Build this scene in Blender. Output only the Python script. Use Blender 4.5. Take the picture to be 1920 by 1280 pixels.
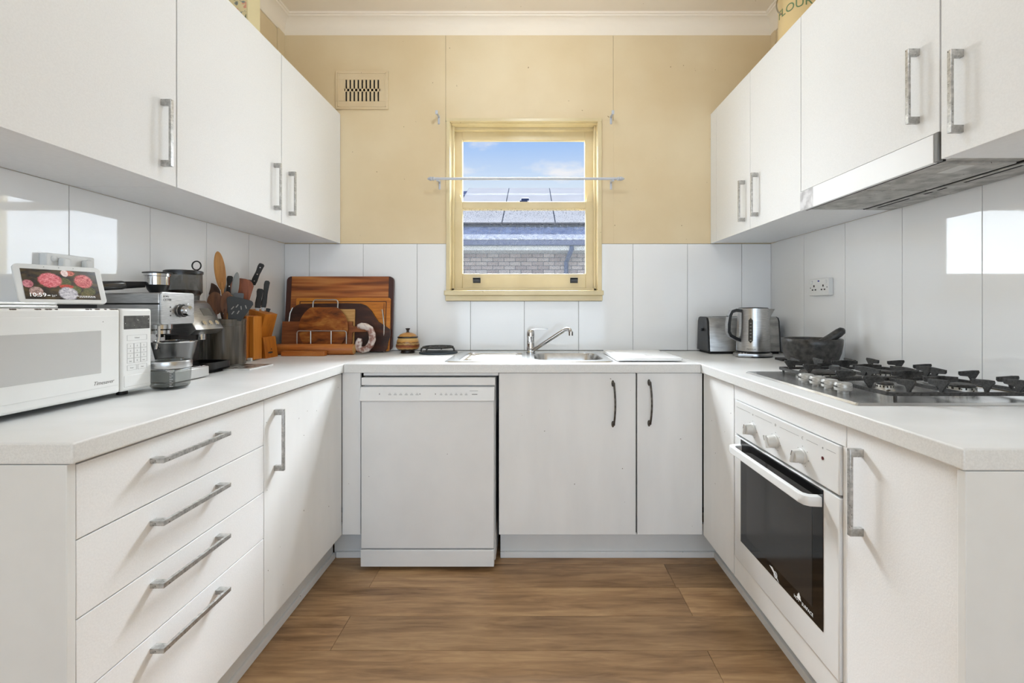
import bpy, bmesh, math, random
from mathutils import Vector, Matrix, Euler
R = math.radians
random.seed(11)
SC = bpy.context.scene
COL = SC.collection
for _o in list(bpy.data.objects):
    bpy.data.objects.remove(_o)

# ------------------------------------------------------------------ camera
F, VX, VY, CAMZ = 853.333, 996.0, 579.5, 1.151
cd = bpy.data.cameras.new('camera'); cam = bpy.data.objects.new('camera', cd); COL.objects.link(cam)
cd.sensor_width = 36; cd.lens = 16.0; cd.clip_start = 0.02; cd.clip_end = 300
cd.shift_x = (960 - VX) / 1920; cd.shift_y = (VY - 640) / 1920
cam.location = (0, 0, CAMZ); cam.rotation_euler = (R(90), 0, 0)
SC.camera = cam
SC.view_settings.view_transform = 'Standard'; SC.view_settings.look = 'None'
SC.view_settings.gamma = 1.0; SC.view_settings.use_curve_mapping = False
SC.view_settings.exposure = 0.27

# ------------------------------------------------------------------ world: blue sky with broken cloud
w = bpy.data.worlds.new('sky'); SC.world = w; w.use_nodes = True
nt = w.node_tree; nt.nodes.clear()
def wn(t, **k):
    n = nt.nodes.new(t)
    for a, b in k.items(): setattr(n, a, b)
    return n
tc = wn('ShaderNodeTexCoord'); sep = wn('ShaderNodeSeparateXYZ')
nt.links.new(tc.outputs['Generated'], sep.inputs[0])
ramp = wn('ShaderNodeValToRGB'); cr = ramp.color_ramp
cr.elements[0].position = 0.0; cr.elements[0].color = (0.90, 0.96, 1.0, 1)
cr.elements[1].position = 1.0; cr.elements[1].color = (0.10, 0.28, 0.78, 1)
e = cr.elements.new(0.235); e.color = (0.80, 0.91, 1.0, 1)
e = cr.elements.new(0.36); e.color = (0.31, 0.55, 1.0, 1)
e = cr.elements.new(0.55); e.color = (0.18, 0.42, 0.92, 1)
nt.links.new(sep.outputs['Z'], ramp.inputs[0])
mp = wn('ShaderNodeMapping'); mp.inputs['Scale'].default_value = (1.0, 1.0, 2.6)
mp.inputs['Location'].default_value = (0.30, 0.0, 0.13)
nt.links.new(tc.outputs['Generated'], mp.inputs[0])
nz = wn('ShaderNodeTexNoise'); nz.inputs['Scale'].default_value = 5.2; nz.inputs['Detail'].default_value = 7
nz.inputs['Roughness'].default_value = 0.55
nt.links.new(mp.outputs[0], nz.inputs['Vector'])
cl = wn('ShaderNodeValToRGB'); cl.color_ramp.elements[0].position = 0.53; cl.color_ramp.elements[1].position = 0.66
nt.links.new(nz.outputs['Fac'], cl.inputs[0])
mx = wn('ShaderNodeMixRGB'); mx.inputs['Color2'].default_value = (0.95, 0.96, 1.0, 1)
nt.links.new(cl.outputs[0], mx.inputs['Fac']); nt.links.new(ramp.outputs[0], mx.inputs['Color1'])
bg = wn('ShaderNodeBackground'); bg.inputs['Strength'].default_value = 0.80
out = wn('ShaderNodeOutputWorld')
nt.links.new(mx.outputs[0], bg.inputs['Color']); nt.links.new(bg.outputs[0], out.inputs[0])

# ------------------------------------------------------------------ lights
def area(name, loc, target, sx, sy, power, col=(1, 1, 1), spread=180):
    l = bpy.data.lights.new(name, 'AREA'); l.shape = 'RECTANGLE'; l.size = sx; l.size_y = sy
    l.energy = power; l.color = col; l.spread = R(spread)
    o = bpy.data.objects.new(name, l); COL.objects.link(o); o.location = loc
    d = Vector(target) - Vector(loc); o.rotation_euler = d.to_track_quat('-Z', 'Y').to_euler()
    return o
sl = bpy.data.lights.new('sun', 'SUN'); sl.energy = 2.9; sl.angle = R(1.0); sl.color = (1, 0.97, 0.92)
so = bpy.data.objects.new('sun', sl); COL.objects.link(so)
so.rotation_euler = Vector((-0.8, 0.5, -0.8)).to_track_quat('-Z', 'Y').to_euler()
area('daylight_over_window', (-0.04, 5.40, 4.55), (-0.04, 2.70, 1.75), 4.2, 2.0, 2300, (0.86, 0.935, 1.0))
area('fill_outside_left', (-3.3, 4.9, 2.6), (-0.04, 2.70, 1.75), 4.0, 3.0, 430, (0.85, 0.93, 1.0))  # added lamp outside, out of view, brightens the right-hand tiles
area('fill_outside_right', (3.3, 4.9, 2.8), (-0.04, 2.70, 1.75), 4.0, 3.0, 300, (0.85, 0.93, 1.0))  # its counterpart, also added unseen, to brighten the left-hand tiles
area('fill_behind_camera', (0.0, -2.45, 1.45), (0.0, 2.0, 1.15), 2.5, 2.3, 38, (0.65, 0.815, 1.0))  # added fill behind the camera, no real source known there
pl_ = bpy.data.lights.new('ceiling_fill', 'POINT'); pl_.energy = 11; pl_.shadow_soft_size = 0.11; pl_.color = (0.76, 0.875, 1.0)  # unseen point lamp added to lift the ceiling and upper fronts
po_ = bpy.data.objects.new('ceiling_fill', pl_); COL.objects.link(po_); po_.location = (-0.02, 1.66, 2.68)

# ------------------------------------------------------------------ helpers
def P(px, py, D):
    return Vector(((px - VX) * D / F, D, CAMZ - (py - VY) * D / F))

def lin(c):
    def f(v):
        v /= 255.0
        return v / 12.92 if v <= 0.04045 else ((v + 0.055) / 1.055) ** 2.4
    return (f(c[0]), f(c[1]), f(c[2]), 1)

class MB:
    def __init__(s):
        s.v = []; s.f = []; s.m = []; s.flat = set()
    def add(s, vs, fs, m=0):
        n = len(s.v); s.v += [tuple(v) for v in vs]
        for f in fs:
            s.f.append(tuple(i + n for i in f)); s.m.append(m)
        return s
    def bm(s, b, m=0, M=None):
        b.verts.index_update()
        vs = [(M @ v.co) if M else v.co.copy() for v in b.verts]
        b.normal_update(); n0 = len(s.f)
        for i, f in enumerate(b.faces):
            if max(abs(f.normal.x), abs(f.normal.y), abs(f.normal.z)) > .9995: s.flat.add(n0 + i)
        s.add(vs, [[v.index for v in f.verts] for f in b.faces], m); b.free(); return s
    def box(s, x0, x1, y0, y1, z0, z1, bev=0.0, m=0, M=None, seg=2):
        b = bmesh.new(); bmesh.ops.create_cube(b, size=1)
        for v in b.verts:
            v.co = Vector(((x0 + x1) / 2 + v.co.x * (x1 - x0), (y0 + y1) / 2 + v.co.y * (y1 - y0), (z0 + z1) / 2 + v.co.z * (z1 - z0)))
        if bev > 0:
            bmesh.ops.bevel(b, geom=list(b.edges), offset=bev, segments=seg, profile=0.5, affect='EDGES', clamp_overlap=True)
        return s.bm(b, m, M)
    def beam(s, p0, p1, wd, th, ref=(0, 0, 1), bev=0.0, m=0):
        p0 = Vector(p0); p1 = Vector(p1); l = p1 - p0; L = l.length; l.normalize()
        u = Vector(ref); u = (u - l * u.dot(l))
        if u.length < 1e-5: u = l.orthogonal()
        u.normalize(); v = l.cross(u)
        M = Matrix.Translation((p0 + p1) / 2) @ Matrix((v, u, l)).transposed().to_4x4()
        return s.box(-wd / 2, wd / 2, -th / 2, th / 2, -L / 2, L / 2, bev, m, M)
    def tube(s, pts, r, seg=10, m=0, cap=True, closed=False):
        pts = [Vector(p) for p in pts]; n = len(pts)
        rs = r if isinstance(r, (list, tuple)) else [r] * n
        vs = []; fs = []; prev = None
        for i, p in enumerate(pts):
            if closed: t = pts[(i + 1) % n] - pts[i - 1]
            else: t = pts[min(i + 1, n - 1)] - pts[max(i - 1, 0)]
            t.normalize()
            if prev is None: u = t.orthogonal().normalized()
            else:
                u = prev - t * prev.dot(t)
                u = u.normalized() if u.length > 1e-6 else t.orthogonal().normalized()
            prev = u; q = t.cross(u)
            for k in range(seg):
                a = 2 * math.pi * k / seg
                vs.append(p + (u * math.cos(a) + q * math.sin(a)) * rs[i])
        rng = n if closed else n - 1
        for i in range(rng):
            j = (i + 1) % n
            for k in range(seg):
                k2 = (k + 1) % seg
                fs.append((i * seg + k, i * seg + k2, j * seg + k2, j * seg + k))
        if cap and not closed:
            fs.append(tuple(range(seg))[::-1]); fs.append(tuple((n - 1) * seg + k for k in range(seg)))
        return s.add(vs, fs, m)
    def cyl(s, p0, p1, r0, r1=None, seg=24, m=0, cap=True):
        return s.tube([p0, p1], [r0, r0 if r1 is None else r1], seg, m, cap)
    def lathe(s, prof, c=(0, 0, 0), seg=32, m=0, axis='Z', cap=True):
        vs = []; fs = []; n = len(prof)
        for r, h in prof:
            for k in range(seg):
                a = 2 * math.pi * k / seg; x, y = r * math.cos(a), r * math.sin(a)
                if axis == 'Z': p = (x, y, h)
                elif axis == 'X': p = (h, x, y)
                else: p = (y, h, x)
                vs.append((p[0] + c[0], p[1] + c[1], p[2] + c[2]))
        for i in range(n - 1):
            for k in range(seg):
                k2 = (k + 1) % seg
                fs.append((i * seg + k, i * seg + k2, (i + 1) * seg + k2, (i + 1) * seg + k))
        if cap:
            if prof[0][0] > 1e-5: fs.append(tuple(range(seg))[::-1])
            if prof[-1][0] > 1e-5: fs.append(tuple((n - 1) * seg + k for k in range(seg)))
        return s.add(vs, fs, m)
    def prism(s, poly, axis, a0, a1, m=0, M=None, bev=0.0):
        # poly in the plane normal to axis: X->(y,z)  Y->(x,z)  Z->(x,y)
        def pt(u, v, a):
            return Vector((a, u, v)) if axis == 'X' else Vector((u, a, v)) if axis == 'Y' else Vector((u, v, a))
        n = len(poly)
        if bev > 0:
            b = bmesh.new(); va = [b.verts.new(pt(u, v, a0)) for u, v in poly]; vb = [b.verts.new(pt(u, v, a1)) for u, v in poly]
            b.faces.new(va); b.faces.new(vb[::-1])
            for i in range(n): b.faces.new((va[i], va[(i + 1) % n], vb[(i + 1) % n], vb[i]))
            bmesh.ops.recalc_face_normals(b, faces=b.faces)
            es = [e for e in b.edges if (e.verts[0] in va) == (e.verts[1] in va)]
            bmesh.ops.bevel(b, geom=es, offset=bev, segments=2, profile=0.5, affect='EDGES', clamp_overlap=True)
            return s.bm(b, m, M)
        vs = [pt(u, v, a0) for u, v in poly] + [pt(u, v, a1) for u, v in poly]
        if M: vs = [M @ v for v in vs]
        fs = [tuple(range(n)), tuple(range(2 * n - 1, n - 1, -1))]
        for i in range(n): fs.append((i, (i + 1) % n, n + (i + 1) % n, n + i))
        return s.add(vs, fs, m)
    def ell(s, c, ax, ay, az, seg=20, rings=12, m=0):
        c, ax, ay, az = map(Vector, (c, ax, ay, az)); vs = [c + az]; fs = []
        for i in range(1, rings):
            t = math.pi * i / rings
            for k in range(seg):
                a = 2 * math.pi * k / seg
                vs.append(c + az * math.cos(t) + (ax * math.cos(a) + ay * math.sin(a)) * math.sin(t))
        vs.append(c - az); L = len(vs) - 1
        for k in range(seg):
            k2 = (k + 1) % seg
            fs.append((0, 1 + k, 1 + k2)); b = 1 + (rings - 2) * seg
            fs.append((L, b + k2, b + k))
            for i in range(rings - 2):
                p = 1 + i * seg; fs.append((p + k, p + seg + k, p + seg + k2, p + k2))
        return s.add(vs, fs, m)
    def mesh(s, name, mats, shift=(0, 0, 0), smooth=40):
        me = bpy.data.meshes.new(name)
        sh = Vector(shift)
        me.from_pydata([tuple(Vector(v) - sh) for v in s.v], [], s.f)
        for mm in (mats if isinstance(mats, (list, tuple)) else [mats]): me.materials.append(mm)
        if any(s.m): me.polygons.foreach_set('material_index', s.m)
        b = bmesh.new(); b.from_mesh(me); bmesh.ops.recalc_face_normals(b, faces=b.faces); b.to_mesh(me); b.free()
        if smooth:
            me.set_sharp_from_angle(angle=R(smooth)); me.polygons.foreach_set('use_smooth', [i not in s.flat for i in range(len(me.polygons))])
        me.update(); return me
    def build(s, name, mats, parent=None, smooth=40, label=None, cat=None, group=None, kind=None, origin=None):
        sh = (0, 0, 0)
        if parent is None:
            xs = [v[0] for v in s.v]; ys = [v[1] for v in s.v]; zs = [v[2] for v in s.v]
            sh = origin or ((min(xs) + max(xs)) / 2, (min(ys) + max(ys)) / 2, min(zs))
        o = bpy.data.objects.new(name, s.mesh(name, mats, sh, smooth)); COL.objects.link(o)
        if parent is None: o.location = sh
        else: attach(o, parent)
        tag(o, label, cat, group, kind); return o

OFF = {}
def attach(o, parent):
    o.parent = parent
    o.location = OFF.get(parent.name, Vector((0, 0, 0)))
def tag(o, label=None, cat=None, group=None, kind=None):
    for k, v in (('label', label), ('category', cat), ('group', group), ('kind', kind)):
        if v: o[k] = v
    return o
def thing(name, label, cat, loc=(0, 0, 0), rot=(0, 0, 0), group=None, kind=None, local=False):
    o = bpy.data.objects.new(name, None); COL.objects.link(o); o.location = loc; o.rotation_euler = rot
    o.empty_display_size = 0.05
    tag(o, label, cat, group, kind)
    if not local: OFF[o.name] = -Vector(loc)
    return o
def inst(name, me, parent, loc=(0, 0, 0), rot=(0, 0, 0), label=None):
    o = bpy.data.objects.new(name, me); COL.objects.link(o); o.parent = parent
    o.location = Vector(loc) + OFF.get(parent.name, Vector((0, 0, 0))); o.rotation_euler = rot
    tag(o, label); return o
def struct(name, mb, mat, parent=None, smooth=40):
    return mb.build(name, mat, parent, smooth, kind=None if parent else 'structure', origin=None if parent else (0, 0, 0))

def Fr(o, X, Y):
    X = Vector(X); Y = Vector(Y); Z = X.cross(Y)
    M = Matrix((X, Y, Z)).transposed().to_4x4(); M.translation = Vector(o); return M
PX = ((0, 1, 0), (0, 0, 1))     # surface facing +x
NX = ((0, -1, 0), (0, 0, 1))    # surface facing -x
NY = ((1, 0, 0), (0, 0, 1))     # surface facing the camera (-y)

def text_verts(body, size, depth=0.0003, align='CENTER', shear=0.0, spacing=1.0):
    c = bpy.data.curves.new('txt', 'FONT'); c.body = body; c.size = size; c.extrude = depth; c.align_x = align
    c.shear = shear; c.space_character = spacing; c.resolution_u = 3
    o = bpy.data.objects.new('txt', c); COL.objects.link(o)
    dg = bpy.context.evaluated_depsgraph_get(); me = bpy.data.meshes.new_from_object(o.evaluated_get(dg))
    vs = [v.co.copy() for v in me.vertices]; fs = [tuple(p.vertices) for p in me.polygons]
    bpy.data.objects.remove(o); bpy.data.curves.remove(c); bpy.data.meshes.remove(me)
    return vs, fs
def add_text(mb, body, size, M, depth=0.0003, align='CENTER', shear=0.0, m=0, fn=None, spacing=1.0):
    vs, fs = text_verts(body, size, depth, align, shear, spacing)
    return mb.add([(fn(v) if fn else M @ v) for v in vs], fs, m)
def rrect(x0, x1, z0, z1, r, n=5, which=(1, 1, 1, 1)):
    pts = []
    for (cx, cz, a0, on, ex, ez) in ((x1 - r, z1 - r, 0, which[0], x1, z1), (x0 + r, z1 - r, 90, which[1], x0, z1),
                                     (x0 + r, z0 + r, 180, which[2], x0, z0), (x1 - r, z0 + r, 270, which[3], x1, z0)):
        if on:
            for i in range(n + 1):
                a = R(a0 + 90 * i / n); pts.append((cx + r * math.cos(a), cz + r * math.sin(a)))
        else: pts.append((ex, ez))
    return pts

# ------------------------------------------------------------------ materials
def mat(name):
    m = bpy.data.materials.new(name); m.use_nodes = True
    return m, m.node_tree, m.node_tree.nodes['Principled BSDF']
def N(t, ty, **k):
    n = t.nodes.new(ty)
    for a, b in k.items(): setattr(n, a, b)
    return n
def pr(name, col, rough=0.5, metal=0.0, spec=0.5, coat=0.0, emit=None, es=1.0):
    m, t, b = mat(name); b.inputs['Base Color'].default_value = lin(col); b.inputs['Roughness'].default_value = rough
    b.inputs['Metallic'].default_value = metal; b.inputs['Specular IOR Level'].default_value = spec
    b.inputs['Coat Weight'].default_value = coat
    if emit: b.inputs['Emission Color'].default_value = lin(emit); b.inputs['Emission Strength'].default_value = es
    return m
def vari(name, c1, c2, scale=20, rough=0.45, metal=0.0, stretch=(1, 1, 1), bump=0.0, lo=0.35, hi=0.65, detail=5, spots=None, rvar=0.0, spec=0.5, coat=0.0):
    """two tone noise; spots=(colour, scale, threshold) adds small blemishes"""
    m, t, b = mat(name); b.inputs['Roughness'].default_value = rough; b.inputs['Metallic'].default_value = metal
    b.inputs['Specular IOR Level'].default_value = spec; b.inputs['Coat Weight'].default_value = coat
    tc = N(t, 'ShaderNodeTexCoord'); mp = N(t, 'ShaderNodeMapping'); mp.inputs['Scale'].default_value = stretch
    t.links.new(tc.outputs['Object'], mp.inputs[0])
    nz = N(t, 'ShaderNodeTexNoise'); nz.inputs['Scale'].default_value = scale; nz.inputs['Detail'].default_value = detail
    t.links.new(mp.outputs[0], nz.inputs['Vector'])
    r = N(t, 'ShaderNodeValToRGB'); r.color_ramp.elements[0].position = lo; r.color_ramp.elements[1].position = hi
    r.color_ramp.elements[0].color = lin(c1); r.color_ramp.elements[1].color = lin(c2)
    t.links.new(nz.outputs['Fac'], r.inputs[0]); last = r.outputs[0]
    if spots:
        n2 = N(t, 'ShaderNodeTexNoise'); n2.inputs['Scale'].default_value = spots[1]; n2.inputs['Detail'].default_value = 2
        t.links.new(tc.outputs['Object'], n2.inputs['Vector'])
        r2 = N(t, 'ShaderNodeValToRGB'); r2.color_ramp.elements[0].position = spots[2]; r2.color_ramp.elements[1].position = spots[2] + 0.02
        t.links.new(n2.outputs['Fac'], r2.inputs[0])
        mx = N(t, 'ShaderNodeMixRGB'); mx.inputs['Color2'].default_value = lin(spots[0])
        t.links.new(r2.outputs[0], mx.inputs['Fac']); t.links.new(last, mx.inputs['Color1']); last = mx.outputs[0]
    t.links.new(last, b.inputs['Base Color'])
    if rvar:
        ma = N(t, 'ShaderNodeMath', operation='MULTIPLY_ADD'); ma.inputs[1].default_value = rvar; ma.inputs[2].default_value = rough - rvar / 2
        t.links.new(nz.outputs['Fac'], ma.inputs[0]); t.links.new(ma.outputs[0], b.inputs['Roughness'])
    if bump:
        bp = N(t, 'ShaderNodeBump'); bp.inputs['Strength'].default_value = bump; bp.inputs['Distance'].default_value = 0.002
        t.links.new(nz.outputs['Fac'], bp.inputs['Height']); t.links.new(bp.outputs[0], b.inputs['Normal'])
    return m
def wood(name, dark, mid, light, axis='X', scale=6.0, rough=0.4, per_object=False, knots=False, stripes=0.0, squash=9.0, spec=0.5, width=0.16):
    m, t, b = mat(name); b.inputs['Roughness'].default_value = rough; b.inputs['Specular IOR Level'].default_value = spec
    tc = N(t, 'ShaderNodeTexCoord'); vec = tc.outputs['Object']
    oi = N(t, 'ShaderNodeObjectInfo')
    if per_object:
        cm = N(t, 'ShaderNodeCombineXYZ'); mu = N(t, 'ShaderNodeMath', operation='MULTIPLY'); mu.inputs[1].default_value = 37.0
        t.links.new(oi.outputs['Random'], mu.inputs[0])
        for i in range(3): t.links.new(mu.outputs[0], cm.inputs[i])
        ad = N(t, 'ShaderNodeVectorMath', operation='ADD'); t.links.new(vec, ad.inputs[0]); t.links.new(cm.outputs[0], ad.inputs[1]); vec = ad.outputs[0]
    mp = N(t, 'ShaderNodeMapping'); sc = [squash, squash, squash]; sc['XYZ'.index(axis)] = 1.0
    mp.inputs['Scale'].default_value = sc; t.links.new(vec, mp.inputs[0])
    nz = N(t, 'ShaderNodeTexNoise'); nz.inputs['Scale'].default_value = scale; nz.inputs['Detail'].default_value = 8
    nz.inputs['Roughness'].default_value = 0.62; nz.inputs['Distortion'].default_value = 0.5
    t.links.new(mp.outputs[0], nz.inputs['Vector'])
    mp2 = N(t, 'ShaderNodeMapping'); sc2 = [squash * .3] * 3; sc2['XYZ'.index(axis)] = 0.7
    mp2.inputs['Scale'].default_value = sc2; t.links.new(vec, mp2.inputs[0])
    nb = N(t, 'ShaderNodeTexNoise'); nb.inputs['Scale'].default_value = scale * .5; nb.inputs['Detail'].default_value = 2
    t.links.new(mp2.outputs[0], nb.inputs['Vector'])
    mxv = N(t, 'ShaderNodeMath', operation='MULTIPLY_ADD'); mxv.inputs[1].default_value = 0.55
    m2 = N(t, 'ShaderNodeMath', operation='MULTIPLY'); m2.inputs[1].default_value = 0.45
    t.links.new(nb.outputs['Fac'], m2.inputs[0]); t.links.new(nz.outputs['Fac'], mxv.inputs[0]); t.links.new(m2.outputs[0], mxv.inputs[2])
    r = N(t, 'ShaderNodeValToRGB'); cr = r.color_ramp
    cr.elements[0].position = 0.5 - width; cr.elements[0].color = lin(dark); cr.elements[1].position = 0.5 + width; cr.elements[1].color = lin(light)
    e = cr.elements.new(0.5); e.color = lin(mid)
    src = mxv.outputs[0]
    if stripes:
        sp = N(t, 'ShaderNodeSeparateXYZ'); t.links.new(vec, sp.inputs[0]); cb = N(t, 'ShaderNodeCombineXYZ')
        sx = N(t, 'ShaderNodeMath', operation='MULTIPLY'); sx.inputs[1].default_value = 0.06; t.links.new(sp.outputs['X'], sx.inputs[0])
        t.links.new(sx.outputs[0], cb.inputs['X']); t.links.new(sp.outputs['Z'], cb.inputs['Z'])
        ns = N(t, 'ShaderNodeTexNoise'); ns.inputs['Scale'].default_value = 34; ns.inputs['Detail'].default_value = 1.5; t.links.new(cb.outputs[0], ns.inputs['Vector'])
        mm = N(t, 'ShaderNodeMix'); mm.inputs[0].default_value = stripes; t.links.new(src, mm.inputs[2]); t.links.new(ns.outputs['Fac'], mm.inputs[3]); src = mm.outputs[0]
    t.links.new(src, r.inputs[0]); last = r.outputs[0]
    if knots:
        mpk = N(t, 'ShaderNodeMapping'); k3 = [1.0] * 3; k3['XYZ'.index(axis)] = 0.45; mpk.inputs['Scale'].default_value = k3; t.links.new(vec, mpk.inputs[0])
        vo = N(t, 'ShaderNodeTexVoronoi'); vo.inputs['Scale'].default_value = 3.6; t.links.new(mpk.outputs[0], vo.inputs['Vector'])
        rk = N(t, 'ShaderNodeValToRGB'); rk.color_ramp.elements[0].position = 0.02; rk.color_ramp.elements[1].position = 0.16
        rk.color_ramp.elements[0].color = (0.75, 0.75, 0.75, 1); rk.color_ramp.elements[1].color = (0, 0, 0, 1)
        t.links.new(vo.outputs['Distance'], rk.inputs[0])
        mk = N(t, 'ShaderNodeMixRGB'); mk.inputs['Color2'].default_value = lin((60, 40, 24))
        t.links.new(rk.outputs[0], mk.inputs['Fac']); t.links.new(last, mk.inputs['Color1']); last = mk.outputs[0]
    if per_object:
        hs = N(t, 'ShaderNodeHueSaturation'); ma = N(t, 'ShaderNodeMath', operation='MULTIPLY_ADD'); ma.inputs[1].default_value = 0.34; ma.inputs[2].default_value = 0.83
        t.links.new(oi.outputs['Random'], ma.inputs[0]); t.links.new(ma.outputs[0], hs.inputs['Value']); t.links.new(last, hs.inputs['Color']); last = hs.outputs[0]
    t.links.new(last, b.inputs['Base Color'])
    bp = N(t, 'ShaderNodeBump'); bp.inputs['Strength'].default_value = 0.08; bp.inputs['Distance'].default_value = 0.001
    t.links.new(nz.outputs['Fac'], bp.inputs['Height']); t.links.new(bp.outputs[0], b.inputs['Normal'])
    return m
def glassy(name, tint=(255, 255, 255), gloss=0.02, spots=None, ior=1.45, absorb=1.0):
    m, t, b = mat(name); t.nodes.remove(b); o = t.nodes['Material Output']
    tr = N(t, 'ShaderNodeBsdfTransparent'); c = lin(tint); tr.inputs['Color'].default_value = (c[0] * absorb, c[1] * absorb, c[2] * absorb, 1)
    gl = N(t, 'ShaderNodeBsdfGlossy'); gl.inputs['Roughness'].default_value = gloss
    fr = N(t, 'ShaderNodeFresnel'); ge = N(t, 'ShaderNodeNewGeometry'); mr = N(t, 'ShaderNodeMapRange')
    mr.inputs['To Min'].default_value = ior; mr.inputs['To Max'].default_value = 1.0 / ior     # unrefracted thin pane: no total reflection inside
    t.links.new(ge.outputs['Backfacing'], mr.inputs['Value']); t.links.new(mr.outputs[0], fr.inputs['IOR'])
    mx = N(t, 'ShaderNodeMixShader'); t.links.new(fr.outputs[0], mx.inputs[0]); t.links.new(tr.outputs[0], mx.inputs[1]); t.links.new(gl.outputs[0], mx.inputs[2])
    last = mx.outputs[0]
    if spots:
        tcn = N(t, 'ShaderNodeTexCoord'); nz = N(t, 'ShaderNodeTexNoise'); nz.inputs['Scale'].default_value = spots[0]; nz.inputs['Detail'].default_value = 3
        t.links.new(tcn.outputs['Object'], nz.inputs['Vector'])
        r = N(t, 'ShaderNodeValToRGB'); r.color_ramp.elements[0].position = spots[1]; r.color_ramp.elements[1].position = spots[1] + 0.08
        r.color_ramp.elements[1].color = (spots[2],) * 3 + (1,)
        t.links.new(nz.outputs['Fac'], r.inputs[0])
        df = N(t, 'ShaderNodeBsdfTranslucent'); df.inputs['Color'].default_value = (0.045, 0.046, 0.05, 1)
        m2 = N(t, 'ShaderNodeMixShader'); t.links.new(r.outputs[0], m2.inputs[0]); t.links.new(last, m2.inputs[1]); t.links.new(df.outputs[0], m2.inputs[2]); last = m2.outputs[0]
    t.links.new(last, o.inputs[0]); return m

M_WHITE = vari('white_laminate', (239, 239, 239), (242, 242, 242), 60, 0.42, bump=0.03)
M_DOOR = vari('white_satin_door', (238, 238, 238), (242, 242, 242), 240, 0.55, bump=0.10, detail=2)
M_WORN = vari('worn_white_paint', (235, 235, 234), (241, 241, 240), 9, 0.6, stretch=(1, 1, .25), bump=0.03, spots=((120, 110, 100), 55, 0.76))
M_GREYW = vari('aged_white_board', (226, 226, 224), (229, 229, 227), 14, 0.5, spots=((110, 100, 92), 60, 0.76))
M_TOP = vari('pale_stone_laminate', (229, 229, 228), (236, 236, 236), 5, 0.34, stretch=(1, 2.2, 1), rvar=0.10, detail=7)
M_TOPEDGE = vari('speckled_laminate_edge', (222, 222, 220), (231, 231, 229), 300, 0.4, detail=3)
M_TILE = vari('glossy_white_splashback', (240, 240, 240), (242, 242, 242), 3, 0.03, spec=0.5)
M_GROUT = pr('grimy_joint', (112, 106, 98), 0.9)
M_CREAM = vari('cream_wall_paint', (221, 199, 159), (229, 210, 174), 2.2, 0.55, bump=0.02, detail=6, spots=((150, 120, 84), 48, 0.775))
M_CREAMD = vari('cream_gloss_paint', (214, 195, 150), (224, 207, 166), 5, 0.32, spots=((120, 92, 60), 60, 0.775))
M_CEIL = vari('ceiling_paint', (244, 231, 212), (247, 236, 219), 2.0, 0.7, spots=((170, 145, 112), 40, 0.78))
M_FLOOR = wood('oak_plank', (124, 92, 62), (174, 137, 98), (208, 170, 126), 'X', 5.0, 0.40, per_object=True, knots=True, squash=9, width=.17)
M_DARKGAP = pr('dark_gap', (24, 22, 20), 0.9)
M_STEEL = vari('brushed_steel', (176, 176, 176), (200, 200, 200), 30, 0.28, 1.0, stretch=(1, 1, 18), bump=0.02)
M_STEELH = vari('brushed_steel_flat', (186, 186, 185), (206, 206, 205), 24, 0.24, 1.0, stretch=(1, 14, 1), bump=0.02)
M_CHROME = pr('chrome', (205, 205, 206), 0.08, 1.0)
M_HANDLE = vari('worn_nickel', (160, 159, 156), (202, 201, 198), 90, 0.34, 0.8, spots=((92, 88, 84), 190, 0.68))
M_OLDH = vari('tarnished_metal', (62, 58, 54), (108, 103, 97), 70, 0.45, 0.7)
M_BLACK = pr('black_plastic', (22, 22, 23), 0.35)
M_BLACKM = pr('matt_black', (20, 19, 19), 0.7)
M_IRON = vari('cast_iron', (40, 39, 38), (70, 69, 68), 160, 0.55, 0.2, bump=0.15)
M_GLASSB = pr('black_oven_glass', (7, 7, 7), 0.06)
M_GLASSV = pr('oven_viewing_glass', (40, 39, 38), 0.10)
M_ENAMEL = pr('white_enamel', (228, 228, 227), 0.25)
M_PLASTW = pr('white_plastic', (232, 232, 230), 0.4)
M_KNOBG = pr('grey_white_plastic', (208, 207, 203), 0.4)
M_INK = pr('grey_print', (120, 118, 115), 0.6)
M_INKL = pr('pale_grey_print', (178, 177, 175), 0.6)
M_INKD = pr('dark_print', (50, 48, 46), 0.6)
M_INKW = pr('white_print', (235, 235, 235), 0.6)

# ================================================================== STRUCTURE
XL, XR, YB, ZC = -1.436, 1.397, 2.644, 2.838
TOPZ, BOT = 0.91, 0.871
YF, YR = 0.787, -2.6

fl = struct('floor', MB().box(XL - .1, XR + .1, YR, YB + .1, -0.08, -0.005), M_DARKGAP)
edges = [1.883 - .174 * i for i in range(-4, 27)]
fixed = {1.883: [.607], 1.709: [-.678], 1.535: [.594], 2.057: [-.672, .60], 1.361: [-.35]}
for yy in edges:
    y1 = yy; y0 = yy - .174
    if y1 > 2.6: continue
    js = None
    for k, v in fixed.items():
        if abs(k - yy) < .02: js = v
    if js is None:
        a = random.uniform(-1.2, -.2); js = [a, a + 1.22]
    xs = [XL] + [j for j in js if XL + .1 < j < XR - .1] + [XR]
    for a, b in zip(xs[:-1], xs[1:]):
        o = MB().box(a + .0006, b - .0006, y0 + .0006, y1 - .0006, -.005, 0, .0008, seg=1)
        cx, cy = (a + b) / 2, (y0 + y1) / 2
        ob = bpy.data.objects.new('floor_plank', o.mesh('floor_plank', M_FLOOR, (cx, cy, 0))); COL.objects.link(ob); ob.parent = fl; ob.location = (cx, cy, 0)

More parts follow.
